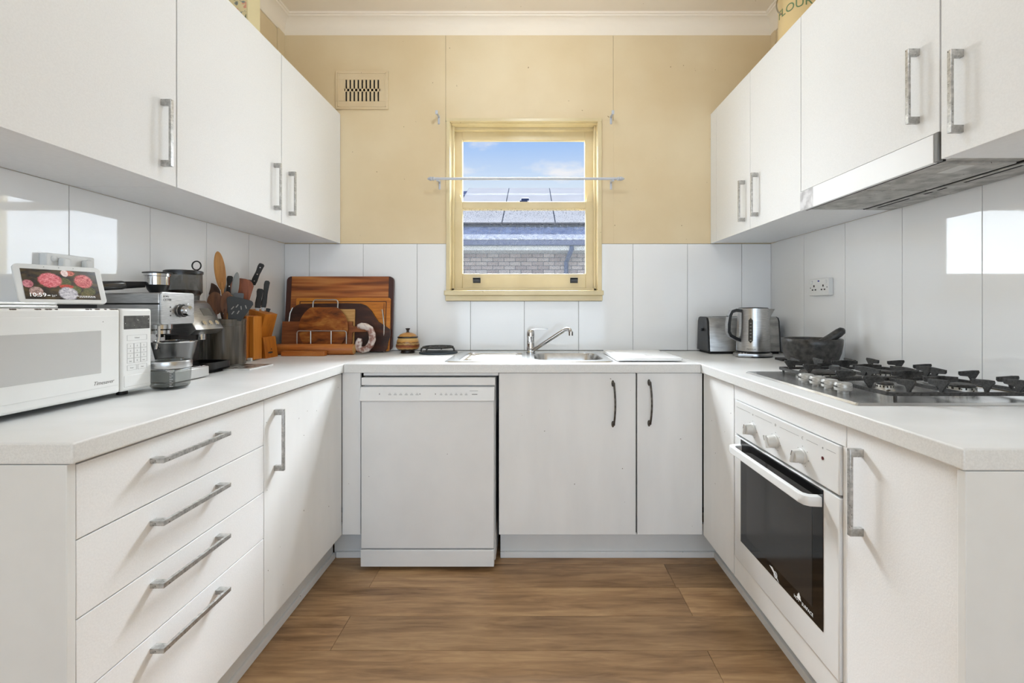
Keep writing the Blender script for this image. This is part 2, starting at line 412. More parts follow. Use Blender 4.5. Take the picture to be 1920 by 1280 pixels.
wl = struct('wall_left', MB().box(XL - .1, XL, YR, YB + .16, 0, ZC + .1), M_CREAM)
wr = struct('wall_right', MB().box(XR, XR + .1, YR, YB + .16, 0, ZC + .1), M_CREAM)
struct('ceiling', MB().box(XL - .1, XR + .1, YR - .1, YB + .16, ZC, ZC + .12), M_CEIL)
wre = MB()
wre.box(XL, -1.2, YR - .12, YR, 0, ZC).box(1.2, XR, YR - .12, YR, 0, ZC).box(-1.2, 1.2, YR - .12, YR, 2.45, ZC)
struct('wall_rear', wre, M_WHITE)
# back wall with the window opening
WX0, WX1, WZ0, WZ1 = -.473, .388, 1.257, 2.2365
wb = MB()
wb.box(XL, WX0, YB, YB + .16, 0, ZC).box(WX1, XR, YB, YB + .16, 0, ZC)
wb.box(WX0, WX1, YB, YB + .16, 0, WZ0).box(WX0, WX1, YB, YB + .16, WZ1, ZC)
wb = struct('wall_back', wb, M_GROUT)
ZT = 1.531
g = .0007
for (a, b, lo) in ((XL, -.4955, ZT), (-.4955, .476, WZ1 + .008), (.476, XR, ZT)):
    p = MB()
    if a < -.5 or a > .4:
        p.box(a + g, b - g, YB - .006, YB, lo, 2.745, .0006, seg=1)
        if a < -.5: p.box(b - g, -.4915, YB - .006, YB, lo, WZ1, 0)
        else: p.box(.408, a + g, YB - .006, YB, lo, WZ1 + .008, 0)
    else:
        p.box(a + g, b - g, YB - .006, YB, lo, 2.745, .0006, seg=1)
    p.build('wall_sheet', M_CREAM, wb)
# splashback panels
def tilebox(par, pts, axis, a0, a1):
    MB().prism(pts, axis, a0, a1, bev=.0008).build('splashback_panel', M_TILE, par)
UZT = 1.5335; tg = .0011; TB = TOPZ + .0035
xj = [XL + .006, -1.286, -.974, -.6615, -.352, -.040, .275, .590, .906, 1.221, XR - .006]
for a, b in zip(xj[:-1], xj[1:]):
    a += tg; b -= tg
    if b < -.4915 or a > .408: pts = [(a, TB), (b, TB), (b, ZT - .002), (a, ZT - .002)]
    elif a < -.4915: pts = [(a, TB), (b, TB), (b, 1.197), (-.4925, 1.197), (-.4925, ZT - .002), (a, ZT - .002)]
    elif b > .408: pts = [(a, TB), (b, TB), (b, ZT - .002), (.409, ZT - .002), (.409, 1.197), (a, 1.197)]
    else: pts = [(a, TB), (b, TB), (b, 1.197), (a, 1.197)]
    tilebox(wb, pts, 'Y', YB - .006, YB)
for par, x0, x1, js in ((wl, XL, XL + .006, [.5, .81, 1.109, 1.4086, 1.709, 2.006, 2.305, YB]), (wr, XR - .006, XR, [.5, .798, 1.101, 1.404, 1.707, 2.018, 2.322, YB])):
    bk = MB().box(x0 + (.0 if x0 < 0 else .004), x1 - (.004 if x0 < 0 else 0), js[0], YB, TOPZ, ZT - .001).build('joint_backing', M_GROUT, par)
    for a, b in zip(js[:-1], js[1:]):
        tilebox(par, [(a + tg, TB), (b - tg, TB), (b - tg, UZT), (a + tg, UZT)], 'X', x0 + .0001, x1)
# corner cover strips above the splashback
MB().box(XL, XL + .008, YB - .075, YB - .006, ZT, 2.745, .002).build('corner_strip', M_CREAM, wl)
MB().box(XR - .008, XR, YB - .05, YB - .006, ZT, 2.745, .002).build('corner_strip', M_CREAM, wr)
# cornices
prof = [(0, 2.738), (.006, 2.738), (.010, 2.748), (.012, 2.765), (.018, 2.785), (.030, 2.805), (.046, 2.817), (.056, 2.820), (.058, 2.827), (.066, 2.829), (.068, ZC), (0, ZC)]
def cornice(name, fn, a0, a1, axis):
    struct(name, MB().prism([fn(u, v) for u, v in prof], axis, a0, a1), M_CEIL)
cornice('trim_1', lambda u, v: (YB - u, v), XL, XR, 'X')
cornice('trim_2', lambda u, v: (XL + u, v), YR, YB - .0005, 'Y')
cornice('trim_3', lambda u, v: (XR - u, v), YR, YB - .0005, 'Y')

# ------------------------------------------------------------------ window
win = thing('window_1', 'cream painted double-hung timber window above the sink', 'window', (-.04, YB, 1.2), kind='structure')
f = MB()   # architrave strips
f.box(-.4915, WX0 + .004, YB - .018, YB + .004, 1.257, WZ1 + .015, .002).build('architrave', M_CREAMD, win)
MB().box(WX1 - .004, .408, YB - .018, YB + .004, 1.257, WZ1 + .015, .002).build('architrave', M_CREAMD, win)
MB().box(-.4915, .408, YB - .020, YB + .004, WZ1 - .002, WZ1 + .016, .002).build('architrave', M_CREAMD, win)
MB().box(-.497, .413, YB - .055, YB + .10, 1.230, 1.258, .004).build('sill', M_CREAMD, win)
MB().box(-.4925, .409, YB - .040, YB + .0, 1.199, 1.230, .004).build('apron', M_CREAMD, win)
jm = MB()
jm.box(WX0, WX0 + .006, YB, YB + .17, 1.258, WZ1).box(WX1 - .006, WX1, YB, YB + .17, 1.258, WZ1).box(WX0, WX1, YB, YB + .17, WZ1 - .006, WZ1)
jm.build('jamb_lining', M_CREAMD, win)
st = MB()
for xa, xb in ((WX0 + .006, WX0 + .020), (WX1 - .020, WX1 - .006)): st.box(xa, xb, YB + .035, YB + .052, 1.258, WZ1 - .006, .002)
st.box(WX0 + .006, WX1 - .006, YB + .060, YB + .090, WZ1 - .022, WZ1 - .006, .002)
st.box(WX0 + .006, WX1 - .006, YB + .035, YB + .052, 1.258, 1.275, .002)
st.build('staff_bead', M_CREAMD, win)
ys0, ys1, ys2 = YB + .055, YB + .089, YB + .123
us = MB()
us.box(WX0 + .012, -.4136, ys1 + .001, ys2, 1.75, 2.225, .002).box(.322, WX1 - .012, ys1 + .001, ys2, 1.75, 2.225, .002)
us.box(-.4136, .322, ys1 + .001, ys2, 2.167, 2.225, .002).box(-.4136, .322, ys1 + .001, ys2, 1.75, 1.787, .002)
upper = us.build('upper_sash', M_CREAMD, win)
MB().box(-.418, .326, ys1 + .015, ys1 + .018, 1.78, 2.172).build('pane', glassy('clear_window_glass'), upper)
ls = MB()
ls.box(WX0 + .012, -.408, ys0, ys1, 1.262, 1.789, .002).box(.323, WX1 - .012, ys0, ys1, 1.262, 1.789, .002)
ls.box(-.408, .323, ys0, ys1, 1.749, 1.789, .003).box(-.408, .323, ys0, ys1, 1.262, 1.3615, .003)
for s_, x_ in ((1, WX0 + .013), (-1, WX1 - .013)):
    hp = [(x_, 1.785), (x_ + s_ * .050, 1.785), (x_ + s_ * .047, 1.805), (x_ + s_ * .036, 1.832), (x_ + s_ * .020, 1.856), (x_ + s_ * .008, 1.866), (x_, 1.866)]
    ls.prism(hp, 'Y', ys0 + .002, ys1 - .002)
lower = ls.build('lower_sash', M_CREAMD, win)
MB().box(-.413, .328, ys0 + .015, ys0 + .018, 1.355, 1.756).build('pane', glassy('dirty_window_glass', spots=(210, 0.575, 0.6)), lower)
lk = MB(); lk.box(-.068, -.022, ys0 + .004, ys0 + .028, 1.789, 1.797, .002).box(-.060, -.012, ys0 + .006, ys0 + .022, 1.797, 1.812, .004)
lk.build('sash_lock', pr('blue_black_metal', (44, 58, 96), 0.4, .6), lower)
for x_ in (-.345, .231):
    l = MB(); l.box(x_, x_ + .045, ys0 - .003, ys0, 1.306, 1.336, .001).box(x_ + .001, x_ + .044, ys0 - .022, ys0 - .003, 1.326, 1.336, .002)
    l.box(x_ + .002, x_ + .043, ys0 - .022, ys0 - .019, 1.312, 1.336, .001)
    l.build('sash_lift', pr('dark_lift', (62, 62, 64), 0.4, .5), lower)

# curtain rod and spare brackets
M_ROD = pr('white_enamelled_rod', (196, 199, 207), 0.35)
def bracket_mesh():
    b = MB(); b.box(-.006, .006, -.004, 0, -.040, .012, .002).box(-.005, .005, -.062, -.004, -.004, .004, .0015).box(-.007, .007, -.070, -.060, -.010, .012, .002)
    b.cyl((0, -.006, -.033), (0, -.0035, -.033), .003, seg=10)
    return b.mesh('rod_bracket', M_ROD)
BRK = bracket_mesh()
YW = YB - .006
cr_ = thing('curtain_rod', 'thin white curtain rod with pointed ends across the window', 'curtain rod', (-.04, YW, 1.885))
YR_ = YW - .066; zr = 1.888
MB().cyl((-.545, YR_, zr), (.485, YR_, zr), .0075, seg=14).build('rod', M_ROD, cr_)
for s_, x_ in ((-1, -.545), (1, .485)):
    q = MB().lathe([(.0075, 0), (.011, .004), (.011, .010), (.008, .014), (.012, .020), (.009, .032), (.002, .042)], (0, 0, 0), 14, axis='X')
    q.v = [(x_ + s_ * a, YR_ + b, zr + c) for a, b, c in q.v]; q.build('finial', M_ROD, cr_)
for x_ in (-.530, .462): inst('bracket', BRK, cr_, (x_, YW, zr - .004))
for x_, lb in ((-.535, 'empty white rod bracket on the cream wall at the upper left window corner'), (.462, 'empty white rod bracket on the cream wall at the upper right window corner')):
    o = bpy.data.objects.new('rod_bracket', BRK); COL.objects.link(o); o.location = (x_, YW, 2.262)
    tag(o, lb, 'bracket', 'empty rod brackets')

# air vent
M_VENT = vari('vent_cream', (219, 196, 157), (226, 206, 170), 6, 0.5, spots=((110, 84, 60), 70, 0.74))
vt = thing('air_vent', 'cream painted slotted wall vent high on the back wall', 'vent', (-.98, YW, 2.306))
MB().box(-1.105, -.850, YW - .006, YW - .001, 2.33, 2.505).build('dark_cavity', M_DARKGAP, vt)
v = MB(); X0, X1, Z0, Z1 = -1.130, -.826, 2.306, 2.529
a0, a1, b0, b1 = -1.080, -.872, 2.352, 2.476
v.box(X0, X1, YW - .010, YW, Z0, b0, .002).box(X0, X1, YW - .010, YW, b1, Z1, .002).box(X0, a0, YW - .010, YW, b0, b1).box(a1, X1, YW - .010, YW, b0, b1)
v.build('face_plate', M_VENT, vt)
v = MB()
for (x0, x1, z0, z1) in ((X0 + .012, X1 - .012, Z1 - .018, Z1 - .012), (X0 + .012, X1 - .012, Z0 + .012, Z0 + .018), (X0 + .012, X0 + .018, Z0 + .012, Z1 - .012), (X1 - .018, X1 - .012, Z0 + .012, Z1 - .012)):
    v.box(x0, x1, YW - .013, YW - .009, z0, z1, .001)
v.build('border_bead', M_VENT, vt)
MB().box(a0, a1, YW - .010, YW - .002, 2.408, 2.424, .001).build('crossbar', M_VENT, vt)
nb = 10; step = (a1 - a0) / 9.0
for i in range(nb):
    xc = a0 + step * i
    MB().box(max(a0, xc - .007), min(a1, xc + .007), YW - .010, YW - .002, b0, b1, .001).build('slat', M_VENT, vt)

# power sockets
def socket(name, label, x, sx, yc, zc, blue=False, plugs=False):
    t = thing(name, label, 'power socket', (x, yc, zc))
    xo = x + sx * .022
    MB().box(min(x, xo), max(x, xo), yc - .073, yc + .073, zc - .040, zc + .040, .003).build('face_plate', M_PLASTW, t)
    e = .0006
    h = MB()
    for s in (-1, 1):
        for dy, dz, wy, wz in ((0, .006, .003, .005), (-.011, -.012, .004, .003), (.011, -.012, .004, .003)):
            y_ = yc + s * .034 + dy
            h.box(min(xo - .002, xo + sx * e), max(xo + .002 * 0, xo + sx * e), y_ - wy, y_ + wy, zc + dz - wz, zc + dz + wz)
        h.lathe([(.0028, -.001), (.0028, sx * e)], (xo, yc + s * .062, zc - .002), 10, axis='X')
    h.build('pin_holes', M_INKD, t, kind='stuff')
    for s in (-1, 1):
        MB().lathe([(.0085, 0), (.0085, sx * .003), (.007, sx * .004)], (xo, yc + s * .052, zc + .024), 16, axis='X').build('switch', M_PLASTW, t)
    if blue:
        MB().box(min(xo, xo + sx * .0012), max(xo, xo + sx * .0012), yc - .006, yc + .006, zc + .026, zc + .032, .0005).build('indicator', pr('blue_indicator', (40, 50, 150), .4), t)
    if plugs:
        for dy in (-.030, .040):
            MB().box(xo, xo + .018, yc + dy - .013, yc + dy + .013, zc - .012, zc + .028, .005).build('plug', M_PLASTW, t)
            MB().tube([(xo + .012, yc + dy, zc - .01), (xo + .016, yc + dy, zc - .03), (xo + .010, yc + dy, zc - .12), (xo - .01, yc + dy, zc - .2)], .003, 8).build('cable', M_PLASTW, t)
    return t
socket('power_socket', 'white double power socket with blue light on the right splashback', XR - .006, -1, 2.168, 1.256, blue=True)
socket('power_socket', 'white double power socket behind the small smart display', XL + .006, 1, 1.395, 1.276, plugs=True)

# kick boards
def kick(name, x0, x1, y0, y1, bead):
    o = struct(name, MB().box(x0, x1, y0, y1, 0, .152), M_GREYW)
    for b in bead: MB().box(*b, .003).build('bead', M_WORN, o)
kick('baseboard_left', -.935, -.915, .837, 2.10, [(-.916, -.905, .837, 2.105, 0, .028)])
kick('baseboard_right', .858, .878, .805, 2.12, [(.845, .859, .805, 2.105, 0, .028)])
kick('baseboard_back', -.143, .86, 2.117, 2.135, [(-.143, .858, 2.105, 2.118, 0, .028)])
o = struct('baseboard_back_corner', MB().box(-.915, -.755, 2.117, 2.135, 0, .152), M_GREYW)
MB().box(-.904, -.755, 2.105, 2.118, 0, .028, .003).build('bead', M_WORN, o)

# ================================================================== HANDLES
def bar_handle(L=.20):
    """flat D handle along +Z, standing out along +X (origin on the door face)"""
    h = MB(); w_ = .0055
    h.box(.024, .031, -w_, w_, -L / 2, L / 2, .0008)
    h.box(0, .025, -w_, w_, L / 2 - .018, L / 2, .0008).box(0, .025, -w_, w_, -L / 2, -L / 2 + .018, .0008)
    return h.mesh('handle', M_HANDLE)
HB = bar_handle(.20); HBL = bar_handle(.225)
def bow_handle():
    """older slim handle on -Y with two oval feet"""
    h = MB(); pts = []
    for i in range(17):
        t = i / 16; z = -.092 + .184 * t
        pts.append((0.004 * math.sin(math.pi * t), -.010 - .016 * math.sin(math.pi * t) ** .5 if 0 < t < 1 else -.008, z))
    h.tube(pts, [.0062 if i in (0, 16) else .0042 for i in range(17)], 10)
    for z in (-.090, .090):
        h.ell((-.003, -.004, z), (.0065, 0, 0), (0, .008, 0), (0, 0, .0145), 14, 8)
    return h.mesh('handle', M_OLDH)
HO = bow_handle()

# ================================================================== BASE CABINETS
DX = -.838
c = thing('drawer_cabinet', 'white base cabinet with four drawers under the microwave', 'cabinet', (-1.13, 1.13, 0))
MB().box(-1.42, DX - .022, .838, 1.426, .155, BOT - .001).build('carcass', M_WHITE, c)
MB().box(-1.43, DX + .001, .820, .8365, 0, BOT - .001, .0015).build('end_panel', M_GREYW, c)
zz = [.866, .725, .578, .433, .153]
for i in range(4):
    d = MB().box(DX - .018, DX, .8385, 1.4255, zz[i + 1] + .0012, zz[i] - .0012, .0012).build('drawer', M_DOOR, c)
    zh = (.818, .680, .543, .400)[i]
    inst('handle', HBL, d, (DX, 1.112, zh), (R(90), 0, 0))
c = thing('base_cabinet', 'white single-door base cabinet between the drawers and the inner left corner', 'cabinet', (-1.13, 1.72, 0))
MB().box(-1.42, DX - .022, 1.428, 2.0, .155, BOT - .001).build('carcass', M_WHITE, c)
d = MB().box(DX - .018, DX, 1.4285, 2.012, .154, .866, .0012).build('door', M_WORN, c)
inst('handle', HB, d, (DX, 1.488, .724))
# back run
MB().box(-.838, -.757, 2.018, 2.034, .152, BOT - .001, .001).build('filler_panel', M_WORN, c)
c = thing('sink_cabinet', 'white two-door cabinet under the sink', 'cabinet', (.3, 2.3, 0))
MB().box(-.745, -.146, 2.022, 2.038, .856, BOT - .001, .001).build('filler_rail', M_WORN, c)
k_ = MB(); k_.box(-.143, .74, 2.036, 2.56, .155, .68); k_.box(-.143, -.127, 2.036, 2.56, .155, BOT - .002)
k_.build('carcass', M_WHITE, c)
MB().box(-.125, .755, 2.0345, 2.0365, .153, BOT - .002).build('front_frame', M_DARKGAP, c)
d = MB().box(-.143, .4635, 2.016, 2.034, .153, .868, .0015).build('door', M_WORN, c); inst('handle', HO, d, (.364, 2.016, .733))
d = MB().box(.470, .758, 2.016, 2.034, .153, .868, .0015).build('door', M_WORN, c); inst('handle', HO, d, (.524, 2.016, .737))
# right run
DR = .762
c = thing('oven_housing', 'white cabinet housing around the built-in oven', 'cabinet', (1.08, 1.40, 0))
MB().box(DR + .002, 1.38, 1.692, 1.708, .155, BOT - .001).build('side_panel', M_WHITE, c)
MB().box(DR + .002, 1.38, 1.100, 1.114, .155, BOT - .001).build('side_panel', M_WHITE, c)
MB().box(DR, DR + .016, 1.712, 2.012, .153, BOT - .001, .001).build('corner_panel', M_WORN, c)
MB().box(DR, DR + .016, 1.101, 1.708, .8165, BOT - .002, .001).build('top_panel', M_DOOR, c)
MB().box(DR, DR + .016, 1.101, 1.708, .154, .229, .001).build('bottom_panel', M_WORN, c)
c = thing('base_cabinet', 'white single-door base cabinet at the near right end beside the oven', 'cabinet', (1.08, .95, 0))
MB().box(DR + .022, 1.385, .806, 1.096, .155, BOT - .001).build('carcass', M_WHITE, c)
MB().box(.752, 1.391, YF + .001, .8035, 0, BOT - .001, .0015).build('end_panel', M_GREYW, c)
d = MB().box(DR, DR + .018, .805, 1.0975, .154, .867, .0012).build('door', M_DOOR, c)
inst('handle', HB, d, (DR, 1.048, .730), (0, 0, R(180)))

# worktops
def topmb(x0, x1, y0, y1, hole=None):
    b = MB()
    if not hole: b.box(x0, x1, y0, y1, BOT, TOPZ, .004, seg=3)
    return b
def worktop(mb, label):
    o = mb.build('worktop', [M_TOP, M_TOPEDGE], None, label=label, cat='worktop')
    for p in o.data.polygons:
        if abs(p.normal.z) < .35: p.material_index = 1
    return o
worktop(MB().box(XL + .0065, -.825, .819, YB - .0065, BOT, TOPZ, .004, seg=3), 'pale laminate worktop along the left wall under the microwave')
worktop(MB().box(.747, XR - .0065, YF, YB - .0065, BOT, TOPZ, .004, seg=3), 'pale laminate worktop along the right wall around the gas hob')
BX0, BX1, BY0, BY1 = .010, .352, 2.115, 2.455
b = MB(); x0, x1, y0, y1 = -.8245, .7465, 2.0, YB - .0065
b.box(x0, x1, y0, BY0, BOT, TOPZ, .003).box(x0, x1, BY1, y1, BOT, TOPZ).box(x0, BX0, BY0, BY1, BOT, TOPZ).box(BX1, x1, BY0, BY1, BOT, TOPZ)
worktop(b, 'pale laminate worktop along the back wall around the sink')

# ------------------------------------------------------------------ dishwasher
c = thing('dishwasher', 'white freestanding dishwasher under the back worktop', 'dishwasher', (-.455, 2.3, 0))
dx0, dx1 = -.750, -.158
M_DW = vari('white_appliance', (232, 232, 231), (237, 237, 236), 5, 0.35, spots=((120, 112, 104), 40, 0.79))
MB().box(dx0 + .004, dx1 - .001, 2.034, 2.60, .03, .845, .003).build('body', M_DW, c)
MB().box(dx0, dx1, 2.006, 2.06, .815, .850, .004).build('lid', M_DW, c)
p = MB().prism([(2.003, .806), (1.988, .752), (1.990, .748), (2.008, .746), (2.032, .746), (2.032, .809), (2.008, .809)], 'X', dx0, dx1 - .004)
cp = p.build('control_panel', M_DW, c)
MB().box(dx0 + .001, dx1 - .005, 2.002, 2.032, .098, .746, .004).build('door', M_DW, c)
MB().box(dx0, dx1 - .005, 1.998, 2.030, .020, .093, .003).build('plinth', M_DW, c)
for x_ in (dx0 + .05, dx1 - .05): MB().cyl((x_, 2.07, 0), (x_, 2.07, .03), .018, seg=14).build('foot', M_BLACK, c)
mk = MB(); Xc, Yc = Vector((1, 0, 0)), Vector((0, -.27, .963)).normalized() * -1
def dwp(x, t): return (x, 2.003 - .015 * t - .0004, .806 - .054 * t)
ups = Vector((0, .015, .054)).normalized()
for (x_, wd) in [(-.62 + .024 * i, .013) for i in range(6)] + [(-.395 + .022 * i, .011) for i in range(6)]:
    a = Vector(dwp(x_, .55)); mk.beam(a - Vector((wd / 2, 0, 0)), a + Vector((wd / 2, 0, 0)), .0018, .0005, (0, -1, .27))
    a2 = Vector(dwp(x_, .45)); mk.beam(a2 - Vector((wd / 3, 0, 0)), a2 + Vector((wd / 3, 0, 0)), .0012, .0005, (0, -1, .27))
for x_ in (-.665, -.488, -.420):
    a = Vector(dwp(x_, .55)); mk.beam(a, a + ups * .006, .003, .0005, (0, -1, .27))
a = Vector(dwp(-.27, .25)); mk.beam(a, a + Vector((.036, 0, 0)), .0012, .0005, (0, -1, .27))
a = Vector(dwp(-.26, .52)); mk.beam(a, a + Vector((.024, 0, 0)), .003, .0005, (0, -1, .27))
mk.build('markings', M_INK, cp, kind='stuff')

# ------------------------------------------------------------------ oven
ov = thing('built_in_oven', 'white built-in oven with a black glass door', 'oven', (1.08, 1.40, .232))
MB().box(.786, 1.33, 1.128, 1.680, .236, .812).build('body', M_DARKGAP, ov)
OX = .756
cp = MB().box(OX, .785, 1.117, 1.690, .693, .8145, .003).build('control_panel', M_ENAMEL, ov)
dr = MB().box(OX, .785, 1.117, 1.690, .234, .686, .003).build('oven_door', M_ENAMEL, ov)
MB().box(OX - .0016, OX + .001, 1.177, 1.640, .316, .683, .0006).build('black_glass', M_GLASSB, dr)
MB().box(OX - .0022, OX - .0010, 1.222, 1.594, .352, .628, .0004).build('viewing_window', M_GLASSV, dr)
hp = [(OX + .001, 1.180), (OX - .030, 1.184), (OX - .042, 1.194), (OX - .046, 1.212), (OX - .046, 1.62), (OX - .042, 1.640), (OX - .030, 1.650), (OX + .001, 1.654),
      (OX + .001, 1.632), (OX - .022, 1.628), (OX - .030, 1.618), (OX - .031, 1.60), (OX - .031, 1.232), (OX - .030, 1.216), (OX - .022, 1.206), (OX + .001, 1.202)]
MB().prism(hp, 'Z', .637, .663, bev=.003).build('handle', M_ENAMEL, dr)
# print on the glass
tx = MB(); gx = OX - .0019
add_text(tx, 'HOT   SURFACE', .0125, Fr((gx, 1.262, .327), *NX), .0002)
tri = [(1.282 + a, .334 + b) for a, b in ((-.011, 0), (.011, 0), (0, .021))]
tx.prism(tri, 'X', gx - .0003, gx + .0001)
for i in range(3):
    tx.box(gx - .0004, gx, 1.276 + i * .006 - .0008, 1.276 + i * .006 + .0008, .338, .346)
ring = [(gx, 1.405 + .009 * math.cos(2 * math.pi * i / 24), .331 + .009 * math.sin(2 * math.pi * i / 24)) for i in range(24)]
tx.tube(ring, .0009, 6, closed=True)
tx.prism([(1.440, .342), (1.424, .345), (1.402, .333), (1.385, .318), (1.392, .320), (1.408, .328), (1.425, .336)], 'X', gx - .0004, gx)
tx.build('print', M_INKW, dr, kind='stuff')
for y_, rt in ((1.552, 20), (1.408, -25), (1.268, 20)):
    kb = MB().lathe([(.021, 0), (.021, -.004), (.0185, -.006), (.0175, -.024), (.015, -.027), (0, -.027)], (0, 0, 0), 24, axis='X')
    kb.box(-.034, -.008, -.0045, .0045, -.019, .019, .003)
    k = bpy.data.objects.new('knob', kb.mesh('knob', M_KNOBG)); COL.objects.link(k); attach(k, ov)
    k.location = Vector(k.location) + Vector((OX, y_, .742)); k.rotation_euler = (R(rt), 0, 0)
    m = MB().box(-.0346, -.033, -.0008, .0008, .004, .019).build('pointer', M_INKD, k)
MB().lathe([(.0045, 0), (.0045, -.0015), (0, -.003)], (OX, 1.180, .765), 14, axis='X').build('indicator_light', pr('dark_red_lamp', (88, 22, 26), .3), ov)
tx = MB(); gx = OX - .0004
for a, b_ in ((1.675, 1.57), (1.535, 1.43), (1.385, 1.285), (1.25, 1.20), (1.165, 1.130)):
    tx.box(gx, gx + .0008, b_, a, .7925, .7932)
for y_, s in ((1.552, 'o'), (1.408, 'D'), (1.268, 'C'), (1.18, 'c')):
    add_text(tx, s, .011, Fr((gx, y_, .789), *NX), .0002)
for y_ in (1.552, 1.408, 1.268):
    for a in range(-150, 151, 50):
        tx.lathe([(.0011, -.0002), (.0011, .0004)], (gx, y_ - .0275 * math.sin(R(a)), .742 + .0275 * math.cos(R(a))), 8, axis='X')
tx.build('print', M_INK, cp, kind='stuff')

# ------------------------------------------------------------------ upper cabinets
UZ0, UZ1 = 1.534, 2.279
UL = -1.105
def upper_left(y0, y1, hy, label):
    c = thing('wall_cabinet', label, 'cabinet', (-1.27, (y0 + y1) / 2, UZ0))
    MB().box(-1.4295, UL - .021, y0 + .0005, y1 - .0005, UZ0, UZ1 - .001, .0008, seg=1).build('carcass', M_WHITE, c)
    d = MB().box(UL - .018, UL, y0 + .0013, y1 - .0013, UZ0 - .003, UZ1, .001).build('door', M_DOOR, c)
    inst('handle', HB, d, (UL, hy, 1.678))
upper_left(.80, 1.418, 1.362, 'white wall cabinet above the microwave, nearest on the left wall')
upper_left(1.42, 2.014, 1.958, 'middle white wall cabinet on the left wall, above the coffee machine')
upper_left(2.016, 2.636, 2.078, 'white wall cabinet on the left wall touching the cream back wall')
UR = 1.039
def upper_right(y0, y1, doors, label, z0=UZ0, dz=None):
    c = thing('wall_cabinet', label, 'cabinet', (1.22, (y0 + y1) / 2, z0))
    MB().box(UR + .021, 1.3905, y0 + .0005, y1 - .0005, z0, UZ1 - .001, .0008, seg=1).build('carcass', M_WHITE, c)
    for a, b, hy, hz in doors:
        d = MB().box(UR, UR + .018, a + .0013, b - .0013, (dz or z0 - .003), UZ1, .001).build('door', M_DOOR, c)
        inst('handle', HB, d, (UR, hy, hz), (0, 0, R(180)))
    return c
c = upper_right(1.754, 2.636, [(2.159, 2.552, 2.216, 1.677), (1.754, 2.159, 2.089, 1.677)], 'white two-door wall cabinet on the right wall next to the back wall')
MB().box(UR, UR + .018, 2.5535, 2.636, UZ0 - .003, UZ1, .001).build('filler_strip', M_DOOR, c)
upper_right(1.156, 1.753, [(1.1575, 1.753, 1.222, 1.748)], 'white wall cabinet above the range hood', 1.625, 1.6035)
upper_right(.55, 1.155, [(.55, 1.155, 1.098, 1.676)], 'white wall cabinet on the right wall, nearest to the viewer')

# range hood
M_HOODG = vari('greasy_grey_underside', (150, 148, 143), (196, 194, 189), 26, 0.5, detail=7, spots=((96, 88, 76), 90, 0.70))
M_HOODF = vari('white_hood_front', (236, 236, 236), (240, 240, 240), 4, 0.35)
rh = thing('range_hood', 'white slide-out range hood with greasy underside above the gas hob', 'range hood', (1.2, 1.455, 1.527))
MB().box(UR + .012, 1.388, 1.158, 1.751, 1.536, 1.622).build('body', M_HOODG, rh)
MB().box(UR - .004, UR + .008, 1.172, 1.752, 1.527, 1.601, .0015).build('front_panel', M_HOODF, rh)
MB().box(UR - .0046, UR - .003, 1.672, 1.7510, 1.5285, 1.5995, .0003).build('bare_patch', vari('peeled_front_patch', (176, 174, 176), (222, 221, 223), 30, .45, lo=.4, hi=.6), rh)
MB().box(UR - .004, UR + .010, 1.1585, 1.1705, 1.527, 1.603, .002).build('end_cap', pr('grey_plastic_cap', (120, 119, 117), .45), rh)
MB().box(UR + .008, UR + .020, 1.162, 1.748, 1.5295, 1.5365).build('slide_gap', M_DARKGAP, rh)
MB().box(UR + .024, 1.265, 1.185, 1.455, 1.531, 1.537, .002).build('filter', M_HOODG, rh)
MB().box(UR + .024, 1.265, 1.460, 1.725, 1.531, 1.537, .002).build('filter', M_HOODG, rh)
MB().box(1.280, 1.382, 1.166, 1.742, 1.530, 1.537, .002).build('rear_tray', M_HOODG, rh)
for a, b in ((1.20, 1.36), (1.42, 1.45), (1.47, 1.50), (1.56, 1.70)):
    MB().box(1.292, 1.299, a, b, 1.5292, 1.5305).build('slot', M_DARKGAP, rh)
MB().box(1.13, 1.17, 1.20, 1.27, 1.5298, 1.5315, .001).build('lamp_cover', pr('lamp_cover', (205, 204, 198), .3), rh)
MB().box(1.269, 1.276, 1.17, 1.74, 1.5315, 1.537).build('slide_gap', M_DARKGAP, rh)


# ================================================================== SINK AND TAP
sk = thing('sink', 'stainless steel sink with drainer and one bowl under the window', 'sink', (-.01, 2.3, TOPZ))
def ringplate(outer, inner, z0, z1):
    n = len(outer); b = MB()
    vs = [(x, y, z1) for x, y in outer] + [(x, y, z1) for x, y in inner] + [(x, y, z0) for x, y in outer]
    fs = []
    for i in range(n):
        j = (i + 1) % n
        fs.append((i, j, n + j, n + i)); fs.append((i, 2 * n + i, 2 * n + j, j))
    return b.add(vs, fs)
def loop(x0, x1, y0, y1, r, n=8): return rrect(x0, x1, y0, y1, r, n)
SX0, SX1, SY0, SY1 = -.402, .386, 2.058, 2.552
# deck: outer plate split into drainer field and bowl field
o1 = loop(SX0, SX1, SY0, SY1, .055)
MB().prism(o1, 'Z', TOPZ + .0002, TOPZ + .0030)
deck = MB(); o2 = loop(SX0 + .006, SX1 - .006, SY0 + .006, SY1 - .006, .050)
n = len(o1)
deck.add([(x, y, TOPZ + .0005) for x, y in o1] + [(x, y, TOPZ + .0045) for x, y in o2], [(i, (i + 1) % n, n + (i + 1) % n, n + i) for i in range(n)])
